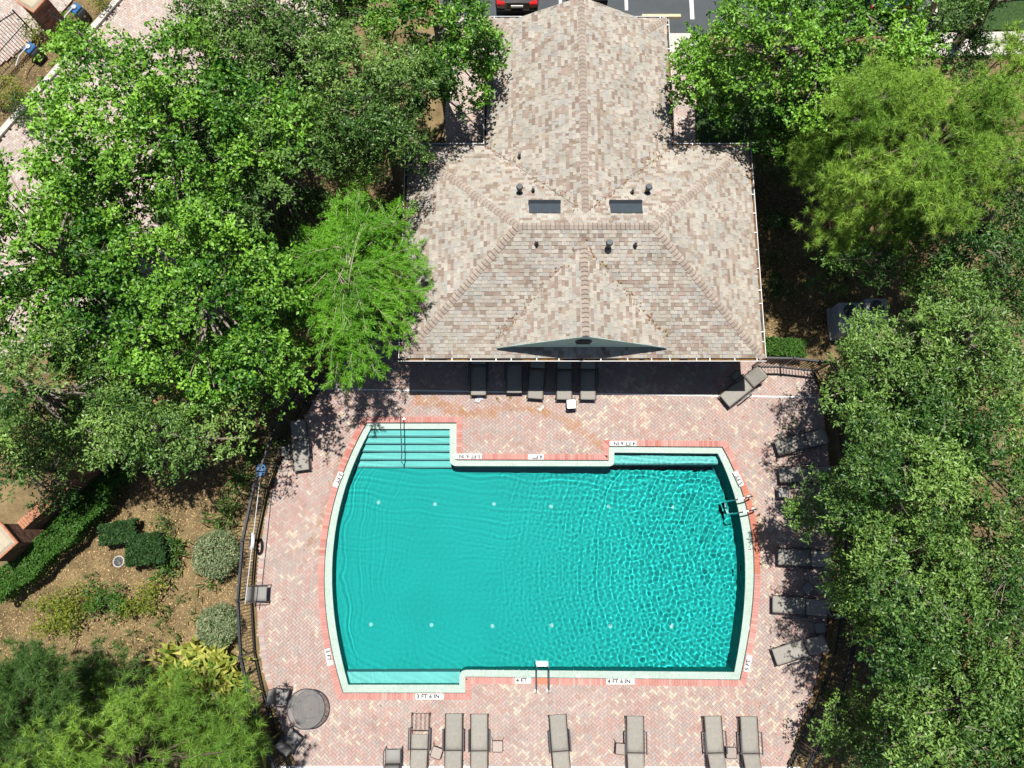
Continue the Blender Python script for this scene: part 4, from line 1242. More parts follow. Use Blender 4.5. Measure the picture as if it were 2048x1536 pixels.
# hose on the right
q = P(1673, 1220, .3)
pts = [q + V3(.32 * math.cos(an) * (1 if an < 4.2 else .6), .3 * math.sin(an) * (1 if an < 4.2 else .55), .0 + .02 * an) for an in [math.pi * 1.9 - .34 * k for k in range(24)]]
o = MB().tube([p - q for p in pts], .022, 6).build('garden_hose', M['hose'], smooth=True); o.location = q; tag(o, 'pale blue hose looped over the shaded fence', 'hose')
# ================================================================ OUTER GROUND
def slab(name, px, z, m, label, h=.12, world=None):
    pts = [P(x, y, 0) for x, y in px] if world is None else world
    o = MB().prism([(p[0], p[1]) for p in pts], z - h, z).build(name, m)
    return tag(o, label, kind='structure')
def ccw(px): return px
slab('parking_lot', [(880, 66), (1868, 66), (1868, -420), (880, -420)], -.02, M['asphalt'], 'grey asphalt parking lot behind the clubhouse')
slab('concrete_apron', [(1300, 113), (1408, 113), (1403, 66.5), (1300, 66.5)], .004, M['concrete'], 'pale concrete slab between the parking lot and the paved walk')
slab('lawn', [(1392, 300), (1560, 300), (1540, 118), (1392, 114)], -.05, M['grass'], 'dark shaded lawn beside the paved walk', .1)
slab('concrete_path', [(1842, 112), (2160, 106), (2160, 60), (1838, 66.5)], -.0, M['concrete'], 'pale concrete path behind the pine')
slab('kerb', [(1864, 66), (1874, 66), (1868, -300), (1858, -300)], .06, M['concrete'], 'white concrete kerb beside the parking lot')
slab('lawn', [(1875, 60), (2200, 54), (2200, -300), (1875, -300)], -.04, M['grass'], 'patchy yellow-green grass beyond the concrete path', .1)
for x0, x1, yb in ((1250, 1256.5, 20), (1381, 1389, 38), (1118, 1124.5, 20)):
    p = [P(x0, yb), P(x1, yb), P(x1, -250), P(x0, -250)]
    o = MB().prism([(p[0].x, p[0].y), (p[1].x, p[1].y), (p[1].x, p[2].y), (p[0].x, p[2].y)], -.019, -.014).build('parking_line', M['roadpaint']); tag(o, 'white painted line between parking bays', kind='structure')
q = P(1322, 34)
o = MB()
w, L = .11, .88
o.add([(-L, -w, 0), (L, -w, 0), (L, w, 0), (-L, w, 0), (-L + .03, -w * .6, .13), (L - .03, -w * .6, .13), (L - .03, w * .6, .13), (-L + .03, w * .6, .13)], [(3, 2, 1, 0), (4, 5, 6, 7), (0, 1, 5, 4), (1, 2, 6, 5), (2, 3, 7, 6), (3, 0, 4, 7)])
o = o.build('wheel_stop', M['stop']); o.location = (q.x, q.y, -.02); tag(o, 'yellowish concrete wheel stop in the empty parking bay', 'wheel stop')
LIGHTP = np.array([(0.50, 0.41, 0.36), (0.54, 0.46, 0.41), (0.48, 0.37, 0.32), (0.45, 0.39, 0.36)])
def paved(name, px, label, ang, a=.1, z=-.02):
    pts = [P(x, y, 0) for x, y in px]
    b = tag(MB().prism([(p.x, p.y) for p in pts], z - .1, z - .03).build(name, M['sand']), label, kind='structure')
    x, y, th = herringbone(pts, None, a, ang, None)
    c = LIGHTP[RNG.integers(0, 4, len(x))] * RNG.uniform(.9, 1.08, (len(x), 1))
    pavers('paver', b, x, y, th, c, a, z, M['drive'], 0)
    return b
paved('walkway', [(893, 290), (1010, 290), (1010, 30), (885, 30)], 'pink paved walk along the shaded side of the clubhouse wing', R(45))
paved('walkway', [(1320, 291), (1391, 291), (1391, 114), (1320, 114)], 'pink paved walk beside the sunny side of the clubhouse wing', R(45))
k0, k1 = P(240, -6), P(-8, 276)
kd = (k1 - k0).normalized(); kn = V3(-kd.y, kd.x, 0)   # kn points towards the driveway side or away
if kn.x < 0: kn = -kn
KA = math.atan2(kd.y, kd.x)
paved('driveway', [(-80, 372), (-80, 720), (190, 690), (400, 520), (560, 380), (700, -40), (280, -40)], 'pale herringbone paved driveway under the maple trees', KA, z=-.06)
paved('entry_drive', [(-80, 200), (0, 125), (57, 84), (120, 24), (172, -40), (-80, -40)], 'pale herringbone paving behind the gate', KA, z=-.06)
mb = MB(); n = 10
a, b = k0 - kd * 2, k1 + kd * 3
for i in range(n):
    p, q = a.lerp(b, (i + .004) / n), a.lerp(b, (i + .996) / n)
    w = kn * .13
    mb.prism([((p - w).x, (p - w).y), ((q - w).x, (q - w).y), ((q + w).x, (q + w).y), ((p + w).x, (p + w).y)], -.2, .05)
tag(mb.build('kerb', M['concrete']), 'pale concrete kerb along the driveway by the gate', kind='structure')

# ================================================================ CARS
def car(loc, rz, paint, label):
    t = thing('parked_car', loc, label, 'car', None, rz)
    secs = [(-2.25, .80, .34, .62), (-2.18, .88, .28, .86), (-1.9, .91, .25, .95), (-1.0, .93, .22, .95), (.6, .93, .22, .93), (1.5, .92, .25, .86), (2.05, .86, .28, .74), (2.28, .70, .34, .58)]
    mb = MB(); vs = []
    for yy, w, zl, zt in secs:
        zm = (zl + zt) / 2 + .05
        vs += [(-w * .92, yy, zl), (-w, yy, zm), (-w * .95, yy, zt - .06), (-w * .82, yy, zt), (0, yy, zt + .025), (w * .82, yy, zt), (w * .95, yy, zt - .06), (w, yy, zm), (w * .92, yy, zl)]
    m = 9; fs = [(i * m + k, i * m + (k + 1) % m, (i + 1) * m + (k + 1) % m, (i + 1) * m + k) for i in range(len(secs) - 1) for k in range(m)]
    fs += [tuple(range(m - 1, -1, -1)), tuple((len(secs) - 1) * m + k for k in range(m))]
    mb.add(vs, fs); body = mb.build('body', paint, t, smooth=False)
    def frus(name, base, top, m_, parent):
        mb = MB(); mb.add(base + top, [(4, 5, 6, 7), (0, 1, 5, 4), (1, 2, 6, 5), (2, 3, 7, 6), (3, 0, 4, 7)]); return mb.build(name, m_, parent)
    frus('window_glass', [(-.80, -1.75, .93), (.80, -1.75, .93), (.80, 1.05, .91), (-.80, 1.05, .91)], [(-.62, -1.15, 1.42), (.62, -1.15, 1.42), (.64, .25, 1.44), (-.64, .25, 1.44)], M['glass'], t)
    frus('roof_panel', [(-.65, -1.18, 1.40), (.65, -1.18, 1.40), (.67, .28, 1.42), (-.67, .28, 1.42)], [(-.58, -1.08, 1.47), (.58, -1.08, 1.47), (.60, .18, 1.49), (-.60, .18, 1.49)], paint, t)
    for s in (-1, 1):
        MB().box(s * .70 - .17, s * .70 + .17, -2.235, -1.98, .70, .89, bev=.02).build('tail_light', M['taillight'], t)
        MB().box(s * .62 - .16, s * .62 + .16, 2.0, 2.2, .58, .70, bev=.02).build('headlight', M['glass'], t)
        for yy in (-1.38, 1.38):
            wl = thing('wheel', (0, 0, 0), None, None); wl.parent = t
            w2 = MB().tube([(s * .74, yy, .31), (s * .93, yy, .31)], .31, 18).build('tyre', M['tyre'], wl)
            MB().tube([(s * .931, yy, .31), (s * .945, yy, .31)], .2, 14).build('rim', M['ac'], wl)
        MB().box(s * .98 - .09, s * .98 + .09, .62, .74, .92, 1.04, bev=.02).build('wing_mirror', paint, t)
    MB().box(-.86, .86, -2.31, -2.2, .38, .60, bev=.03).build('bumper', M['tyre'], t)
    MB().box(-.26, .26, -2.27, -2.235, .68, .80).build('licence_plate', M['white'], t)
    return t
q = P(1034, 26, .45); car((q.x, q.y + 2.35, -.02), 0, M['carblack'], 'black car with red tail lamps parked behind the clubhouse')
q = P(1176, 12, .45); car((q.x, q.y + 2.5, -.02), 0, M['carblue'], 'bright blue car just showing past the roof ridge')
q = P(1775, 30, .45); car((q.x, q.y + 2.25, -.02), 0, M['carblue'], 'blue car mostly hidden under the maple by the white kerb')

# dark post with box head top right, built for an unidentified dark band
q = P(1842, 88, 0)
t = thing('dark_post', (q.x, q.y, -.05), 'dark post with flat box head beside the concrete path', 'lamp post')
MB().tube([(0, 0, 0), (0, 0, 4.2)], .075, 10, r1=.055).build('pole', M['darkmetal'], t)
MB().box(-.26, .26, -.5, .12, 4.15, 4.30, bev=.02).build('box_head', M['darkmetal'], t)
MB().box(-.2, .2, -.2, .2, 0, .35, bev=.02).build('footing', M['concrete'], t)

# air conditioners
for px, py, lb in ((1682, 648, 'grey air conditioning unit next to the clubhouse, its louvred side showing'), (1733, 640, 'second grey air conditioning unit half hidden by the oak')):
    q = P(px, py, 0)
    t = thing('air_conditioner', (q.x, q.y, -.1), lb, 'air conditioner')
    MB().box(-.5, .5, -.66, .66, 0, .09).build('pad', M['concrete'], t)
    MB().box(-.42, .42, -.6, .6, .09, 1.02, bev=.02).build('casing', M['ac'], t)
    for k in range(8): MB().box(-.44, -.421, -.56, .56, .16 + k * .1, .20 + k * .1).build('louvre', M['ac'], t)
    MB().disc((.0, .25), .28, 1.02, 1.035, 24).build('fan_opening', M['darkmetal'], t)
    mb = MB()
    for k in range(4): mb.tube([(.0 + .07 * (k + 1) * math.cos(2 * math.pi * j / 20), .25 + .07 * (k + 1) * math.sin(2 * math.pi * j / 20), 1.045) for j in range(21)], .005, 4, cap=False)
    mb.build('fan_guard', M['ac'], t)
    MB().box(-.36, .36, -.5, -.42, 1.021, 1.04).build('top_seam', M['ac'], t)

# ================================================================ BRICK WALL, PILLARS, GATES (left)
def brick_box(L, Wd, H, name_parent, cols, single=0):
    """running-bond brick skin around a box L x Wd x H centred at the origin, joined as one part"""
    mb = MB(); bh, bl = .075, .215
    r = 0
    while r * bh < H - .01:
        z0, z1 = r * bh, min(H, (r + 1) * bh - .01)
        for side in range(4):
            ln = L if side % 2 == 0 else Wd; off = (Wd if side % 2 == 0 else L) / 2
            x = -ln / 2 - (bl / 2 if r % 2 else 0)
            while x < ln / 2:
                xa, xb = max(-ln / 2, x), min(ln / 2, x + bl - .01)
                if xb - xa > .02:
                    c = random.choice(cols); s = random.uniform(.8, 1.15); mb.col = tuple(v * s for v in c)
                    Mx = Matrix.Rotation(side * math.pi / 2, 4, 'Z') @ Matrix.Translation((0, -off, 0))
                    mb.box(xa, xb, -.008 - random.uniform(0, .004), .03, z0, z1, Mx)
                x += bl
        r += 1
    tag(mb.build('brick_courses', M['brick'], name_parent), kind='stuff')
    MB().box(-L / 2 + .01, L / 2 - .01, -Wd / 2 + .01, Wd / 2 - .01, 0, H - .002).build('mortar_core', M['mortar'], name_parent)
BR = [(0.22, 0.115, 0.08), (0.19, 0.09, 0.065), (0.25, 0.14, 0.10), (0.15, 0.08, 0.06)]
def pillar(px, py, zc, rz, size, label, cap=.9):
    q = P(px, py, zc)
    t = thing('brick_pillar', (q.x, q.y, -.16), label, 'pillar', None, rz)
    H = zc + .16 - .14
    brick_box(size, size, H, t, BR)
    c = size / 2 + .06
    cb = MB().box(-c, c, -c, c, H, H + .08, bev=.01).build('cap_course', M['capbrick'], t)
    c -= .07
    mb = MB(); mb.add([(-c, -c, H + .08), (c, -c, H + .08), (c, c, H + .08), (-c, c, H + .08), (-c * .8, -c * .8, H + .15), (c * .8, -c * .8, H + .15), (c * .8, c * .8, H + .15), (-c * .8, c * .8, H + .15)], [(4, 5, 6, 7), (0, 1, 5, 4), (1, 2, 6, 5), (2, 3, 7, 6), (3, 0, 4, 7)])
    mb.build('cap_stone', M['capstone'], t)
    return t
pillar(62, -4, 2.2, KA, .80, 'tall brick gate pillar with cream cap stone beside the driveway')
wa, wb = P(38, 1052, 1.9), P(225, 885, 1.9)
WA = math.atan2(wb.y - wa.y, wb.x - wa.x)
pillar(-8, 1085, 2.05, WA, .92, 'brick pillar with mossy cream cap at the end of the garden wall')
L = (wb - wa).length + 2.5
c = wa + (wb - wa).normalized() * L / 2
t = thing('brick_wall', (c.x, c.y, -.16), 'dark brick garden wall behind the clipped hedge', 'wall', None, WA)
brick_box(L, .3, 1.95, t, BR)
mb = MB(); n = int(L / .105)
src = None
for i in range(n):
    s = MB().box(-.048, .048, -.18, .18, 0, .07, bev=.006) if src is None else None
    if src is None: src = s.build('coping_brick', M['capbrick'], t); o = src
    else: o = inst(src, t, (0, 0, 0))
    o.location = (-L / 2 + (i + .5) * L / n, 0, 1.95)
def gate(a, b, h, label, arch=.0):
    t = thing('iron_gate', (a.x, a.y, -.05), label, 'gate')
    d = b - a; L = math.hypot(d.x, d.y); e = V3(d.x / L, d.y / L, 0)
    hh = lambda s: h + arch * (1 - (2 * s / L - 1) ** 2)
    n = int(L / .13); src = None
    for k in range(n + 1):
        s = L * k / n
        o = MB().box(-.011, .011, -.011, .011, .12, hh(s) + .12).build('picket', M['fence'], t)
        o.location = e * s; o.rotation_euler = (0, 0, math.atan2(e.y, e.x))
    MB().tube([e * (L * k / 10) + V3(0, 0, hh(L * k / 10)) for k in range(11)], .024, 6).build('top_rail', M['fence'], t)
    for z in (.14, .95): MB().tube([e * 0 + V3(0, 0, z), e * L + V3(0, 0, z)], .022, 6).build('rail', M['fence'], t)
    for s in (0, L): MB().tube([e * s, e * s + V3(0, 0, h + .16)], .035, 6).build('stile', M['fence'], t)
    return t
g0 = P(148, 78, 0); gate(g0, g0 + kn * 3.1, 1.7, 'black iron gate leaf standing open across the driveway edge under the maple')
g1 = P(76, 74, 0); gate(g1, g1 + kd * 3.6, 1.6, 'black iron gate leaf with arched top rail behind the pillar', .35)
for px, py, lb in ((166, 34, 'black gate operator box with blue lid beside the driveway kerb'), (76, 112, 'black gate operator box next to the arched gate')):
    q = P(px, py, 0)
    t = thing('gate_operator', (q.x, q.y, -.16), lb, 'gate operator', None, KA + R(90))
    MB().box(-.27, .27, -.22, .22, 0, .62, bev=.04).build('housing', M['darkmetal'], t)
    MB().box(-.28, .12, -.23, .23, .62, .70, bev=.03).build('lid', M['blue'], t)
    MB().disc((-.08, 0), .10, .70, .77, 16).build('arm_hub', M['ac'], t)
    MB().tube([(-.08, 0, .77), (-.1, -.55, .75), (.1, -1.0, .75)], .028, 6).build('arm', M['ac'], t)
    MB().box(.271, .276, -.05, .05, .34, .44).build('sticker', M['yellowpaint'] if 'yellowpaint' in M else M['stop'], t)

# ================================================================ PLANTS
def unit(v): return v / np.maximum(1e-9, np.linalg.norm(v, axis=1, keepdims=True))
def leaf_quads(c, d, nrm, L, W, fold=.12):
    """diamond leaves: c base points, d directions, nrm normals; L, W arrays"""
    s = unit(np.cross(d, nrm)); nn = unit(np.cross(s, d))
    L = np.asarray(L)[:, None]; W = np.asarray(W)[:, None]
    m = c + d * L * .45
    V = np.stack([c, m + s * W / 2 + nn * W * fold, c + d * L, m - s * W / 2 + nn * W * fold], 1)
    return V.reshape(-1, 3)
def rand_dirs(n, rg, up=0.0, flat=1.0):
    d = rg.normal(size=(n, 3)); d[:, 2] = d[:, 2] * flat + up
    return unit(d)
def leaf_object(name, V, m, parent, rg, lo=0.0, hi=1.0, base=None, k=4):
    n = len(V) // k
    F = np.arange(n * k).reshape(n, k)
    t = rg.uniform(lo, hi, n) if base is None else np.clip(base + rg.normal(0, .18, n), 0, 1)
    o = quick_mesh(name, V, F, m, parent, tint=np.repeat(t[:, None], 3, 1))
    return tag(o, kind='stuff')
def branch_path(a, b, rg, bend=.15, n=5):
    a, b = np.asarray(a, float), np.asarray(b, float)
    L = np.linalg.norm(b - a); mid = (a + b) / 2 + rg.normal(0, bend, 3) * L * .5 + np.array((0, 0, .10 * L))
    return [tuple((1 - t) ** 2 * a + 2 * t * (1 - t) * mid + t * t * b) for t in np.linspace(0, 1, n)]
def m_per_px(z): return (CAM_H - z) / (F_PX * .992)
def tree(kind, px, py, z, rxp, ryp, label, group, rz=None, dens=1.0, seed=0, base=None, shade=0.0, leafm=None, twig=1.0, gap=0.0, cat='tree', tname=None):
    rg = np.random.default_rng(seed + 100)
    k = m_per_px(z)
    rx, ry = rxp * k, ryp * k
    rz = rz or .55 * (rx + ry) / 2 + .4
    c = np.array(P(px, py, z))
    b = np.array(P(*base, 0)) if base else np.array(P(1024 + (px - 1024) * .93, 1080 + (py - 1080) * .93, 0))
    b[2] = -.2
    nm = {'maple': 'maple_tree', 'oak': 'oak_tree', 'pine': 'pine_tree', 'cypress': 'cypress_tree'}[kind]
    t = thing(nm, tuple(b), label, cat, group)
    bark = {'maple': 'bark', 'oak': 'bark', 'pine': 'darkbark', 'cypress': 'palebark'}[kind]
    area = math.pi * rx * ry
    # the crown is built of lobes (domes of foliage with dark crevices between), each lobe of boughs
    rl0 = {'maple': 1.05, 'oak': 1.05, 'pine': .85, 'cypress': .8}[kind]
    rb0 = {'maple': .42, 'oak': .36, 'pine': .42, 'cypress': .4}[kind]
    lobes = []; tries = 0
    ix, iy = max(.3, rx - .45 * rl0), max(.3, ry - .45 * rl0)
    while tries < 60 * area:
        tries += 1
        r = math.sqrt(rg.random()); a = rg.random() * 2 * math.pi
        wob = 1 + .10 * math.sin(3 * a + seed) + .07 * math.sin(5 * a + 2.1 * seed)
        top = math.sqrt(max(0.0, 1 - r * r * .9))
        lr = rl0 * rg.uniform(.65, 1.25)
        p = c + np.array((r * math.cos(a) * wob * ix, r * math.sin(a) * wob * iy, top * rz * .75 + rg.uniform(-1.0, .6)))
        if gap and noise2(p[0], p[1], .55, seed + 3) < gap and rg.random() < .8: continue
        if any(math.hypot(p[0] - q[0], p[1] - q[1]) < (.62 if kind != 'pine' else .66) * (lr + s) for q, s in lobes): continue
        lobes.append((p, lr))
    nlow = int(len(lobes) * {'maple': .8, 'oak': .55, 'pine': .7}.get(kind, .7))
    for _ in range(nlow):                       # lower foliage seen in the crevices
        r = math.sqrt(rg.random()); a = rg.random() * 2 * math.pi
        lobes.append((c + np.array((r * math.cos(a) * ix, r * math.sin(a) * iy, -1.2 * rg.random() - 1.6)), rl0 * 1.25))
    bo, lobe_tone = [], []
    for p, lr in lobes:
        nb = max(5, int(dens * {'maple': 16, 'oak': 25, 'pine': 15, 'cypress': 8}[kind] * (lr / rl0) ** 2))
        d = rg.normal(size=(nb, 3)); d[:, 2] = np.abs(d[:, 2]) * 1.1 - .2; d = d / np.linalg.norm(d, axis=1, keepdims=True)
        lobe_tone += [rg.normal(0, .2)] * nb
        bo.append(p + d * np.array((1, 1, .95)) * lr * rg.uniform(.55, 1.0, (nb, 1)))
    bo = np.concatenate(bo); lobe_tone = np.array(lobe_tone)
    rbs = rb0 * rg.uniform(.7, 1.35, len(bo))
    # trunk and limbs
    tr = MB()
    top = c + np.array((0, 0, .25 * rz))
    pth = branch_path(b, top, rg, .05, 7)
    r0 = .11 + .035 * (rx + ry) / 2
    tr.tube(pth, r0 * 1.25, 9, r1=r0 * .35); tr.build('trunk', M[bark], t, world=True, smooth=True)
    lb = MB()
    order = rg.permutation(len(bo))
    for j in order[:max(8, int(len(bo) * .12))]:
        s = rg.uniform(.45, .95); o_ = np.array(pth[int(s * 6)])
        lb.tube(branch_path(o_, bo[j] + np.array((0, 0, -.1)), rg, .12, 5), .05 * rg.uniform(.6, 1.3), 5, r1=.012)
    tg = MB()
    nt_ = int(len(bo) * {'maple': .06, 'oak': .10, 'pine': .08, 'cypress': 0}[kind] * twig)
    for _ in range(nt_):
        j = rg.integers(len(bo)); d = rand_dirs(1, rg, .15, .45)[0]
        p0 = bo[j] + rg.normal(0, .18, 3) + np.array((0, 0, .16 if kind != 'maple' else .2)); 
        for _k in range(3):
            e_ = p0 + (d + rg.normal(0, .45, 3) * np.array((1, 1, .5))) * rg.uniform(.15, .5)
            tg.tube(branch_path(p0, e_, rg, .3, 4), .008, 3, r1=.003)
    lb.build('limbs', M[bark], t, world=True)
    if tg.f: tag(tg.build('twigs', M['palebark' if kind != 'pine' else 'bark'], t, world=True), kind='stuff')
    lm = M[leafm or kind]
    if kind in ('maple', 'oak'):
        nl = 74 if kind == 'maple' else 66
        cnt = rg.poisson(nl * (rbs / rb0) ** 2)
        idx = np.repeat(np.arange(len(bo)), cnt); n = len(idx)
        # sprays: small twiglets inside each bough, leaves grouped on them
        ns = 8 if kind == 'maple' else 8
        sp_off = rg.normal(size=(len(bo), ns, 3)); sp_off = sp_off / np.linalg.norm(sp_off, axis=2, keepdims=True) * (rg.random((len(bo), ns, 1)) ** .45)
        sp_off[..., 2] *= .55
        sp_dir = sp_off + rg.normal(0, .35, sp_off.shape); sp_dir[..., 2] = sp_dir[..., 2] * .4 + .12
        sp_dir /= np.linalg.norm(sp_dir, axis=2, keepdims=True)
        si = rg.integers(0, ns, n)
        axis = sp_dir[idx, si]
        along = rg.uniform(-.5, .5, n)[:, None] * (.34 if kind == 'maple' else .36)
        pos = bo[idx] + sp_off[idx, si] * rbs[idx][:, None] + axis * along + rg.normal(0, .035, (n, 3))
        d = unit(axis * .7 + rand_dirs(n, rg, .05, .5))
        nr = rand_dirs(n, rg, .85, .9)
        if kind == 'maple': L_, W_ = rg.uniform(.09, .17, n), rg.uniform(.06, .11, n)
        else: L_, W_ = rg.uniform(.085, .165, n), rg.uniform(.038, .07, n)
        V = leaf_quads(pos, d, nr, L_, W_)
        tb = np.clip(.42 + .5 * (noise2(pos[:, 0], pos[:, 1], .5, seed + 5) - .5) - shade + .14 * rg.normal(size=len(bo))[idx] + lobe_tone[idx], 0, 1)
        leaf_object('crown', V, lm, t, rg, base=tb)
    elif kind == 'pine':
        ntf = rg.poisson(6.5 * (rbs / rb0) ** 2)
        idx = np.repeat(np.arange(len(bo)), ntf); m = len(idx)
        off = rand_dirs(m, rg, .1, .6) * (rg.random((m, 1)) ** .5)
        pos = bo[idx] + off * rbs[idx][:, None] * 1.05
        ax = unit(off * .8 + (pos - c) / max(rx, ry) * .5 + rg.normal(0, .25, (m, 3)) + np.array((0, 0, .35)))
        nn = 40
        p = np.repeat(pos, nn, 0); a = np.repeat(ax, nn, 0); n = len(p)
        d = unit(a * .55 + rand_dirs(n, rg, .0, 1.0) * .9)
        p = p - a * rg.uniform(0, .05, n)[:, None]
        sdv = unit(np.cross(d, rand_dirs(n, rg, .8, .8))) * .0075
        V = np.stack([p - sdv, p + sdv, p + d * rg.uniform(.16, .29, n)[:, None] + np.array((0, 0, -.02))], 1).reshape(-1, 3)
        tb = np.clip(.5 + .6 * (noise2(p[:, 0], p[:, 1], .6, seed + 5) - .5) - shade, 0, 1)
        leaf_object('crown', V, lm, t, rg, base=tb, k=3)
    return t, c, rx, ry, rz, b, pth, rg
GM, GO, GP = 'maples over the driveway', 'oaks around the pool', 'pines around the garden'
# ---- maples on the left
tree('maple', 335, 275, 6.6, 280, 215, 'large bright green maple spreading over the driveway by the gate', GM, seed=1, dens=1.05, gap=.05)
tree('maple', 120, 520, 6.2, 200, 215, 'bright green maple with pale twigs at the driveway edge', GM, seed=2, dens=1.0)
tree('maple', 425, 600, 6.4, 195, 200, 'bright green maple next to the feathery cypress', GM, seed=3, dens=1.05, gap=.08)
tree('maple', 870, 55, 6.6, 125, 150, 'bright maple overhanging the clubhouse wing roof', GM, seed=4, dens=1.2)
tree('maple', 1625, 100, 6.0, 262, 165, 'bright maple beside the parking lot and the paved walk', GM, seed=5, dens=1.1, gap=.05)
tree('maple', 1690, 195, 5.0, 120, 90, 'small maple between the pine and the shaded lawn', GM, seed=25, dens=1.0, leafm='oak')
# ---- oaks on the left
tree('oak', 752, 185, 6.6, 150, 145, 'greyish live oak between the maples and the clubhouse wing', GO, seed=6, dens=1.05)
tree('oak', 535, 50, 6.0, 220, 135, 'dark live oak behind the large maple near the parking lot', GO, seed=7, dens=1.15, leafm='darkoak')
tree('oak', 70, 775, 6.0, 185, 150, 'grey-green live oak with bare pale twigs above the brick wall', GO, seed=8, dens=.95)
tree('oak', 320, 855, 5.2, 150, 80, 'spreading live oak bough over the brick wall and the mulch bed', GO, seed=9, dens=.85, gap=.15)
tree('oak', 540, 330, 5.2, 150, 190, 'dark oak under the edges of the bright maples', GO, seed=26, dens=.9, leafm='darkoak')
# ---- oaks on the right
for i, (px, py, z, rx, ry, lb, dn_) in enumerate((
    (1766, 748, 5.6, 132, 112, 'live oak leaning over the air conditioners and the fence corner', 1.15),
    (1925, 690, 6.4, 165, 135, 'live oak behind the one over the air conditioners', 1.1),
    (1792, 960, 6.0, 158, 145, 'live oak overhanging the shaded loungers opposite the steel grab rails', 1.2),
    (1960, 930, 6.4, 150, 165, 'live oak further from the pool behind the loungers', 1.1),
    (1836, 1165, 6.0, 145, 140, 'live oak over the shaded loungers beside the orange stained paving', 1.15),
    (1985, 1200, 6.2, 130, 170, 'live oak deep in the grove beyond the timber edging', 1.0),
    (1900, 1405, 5.8, 170, 140, 'broad live oak beyond the lower end of the picket fence', 1.15),
    (1775, 1490, 4.6, 72, 80, 'young live oak close to the lower end of the picket fence', 1.0),
    (2010, 1480, 6.0, 110, 120, 'live oak at the far lower corner of the grove', 1.0))):
    tree('oak', px, py, z, rx, ry, lb, GO, seed=40 + i, dens=dn_, gap=.10)
tree('oak', 1965, 440, 6.2, 140, 190, 'dark oak with many bare pale branches beside the pine', GO, seed=60, dens=.85, leafm='darkoak', twig=2.2, gap=.12)
tree('oak', 1755, 512, 4.6, 105, 52, 'low thin oak with bare twigs between the pine and the air conditioners', GO, seed=61, dens=.8, leafm='darkoak', twig=2.2, gap=.2)
tree('oak', 1985, 5, 6.0, 140, 78, 'dark oak at the end of the concrete path', GO, seed=62, dens=1.0, leafm='darkoak', twig=1.5)
tree('oak', 1590, 285, 3.4, 65, 60, 'low dark oak in shade behind the clubhouse corner', GO, seed=63, dens=.7, leafm='darkoak', gap=.1)
# ---- pines
tree('pine', 1840, 305, 7.2, 210, 188, 'large yellow-green pine beyond the clubhouse corner', GP, seed=70, dens=1.35, rz=2.2)
tree('pine', 2010, 185, 6.4, 105, 90, 'pine branches showing past the dark oak by the path', GP, seed=71, dens=1.1)
tree('pine', 280, 1520, 5.0, 215, 112, 'fresh green pine spreading over the variegated ginger', GP, seed=72, dens=1.0, leafm='greenpine')
tree('pine', 498, 1432, 4.0, 66, 62, 'pine branch reaching over the fence to the round glass table', GP, seed=73, dens=1.0, base=(440, 1450), leafm='greenpine')
tree('pine', 25, 1450, 5.6, 120, 150, 'dark green pine at the edge of the mulch bed', GP, seed=74, dens=1.5, leafm='darkpine')
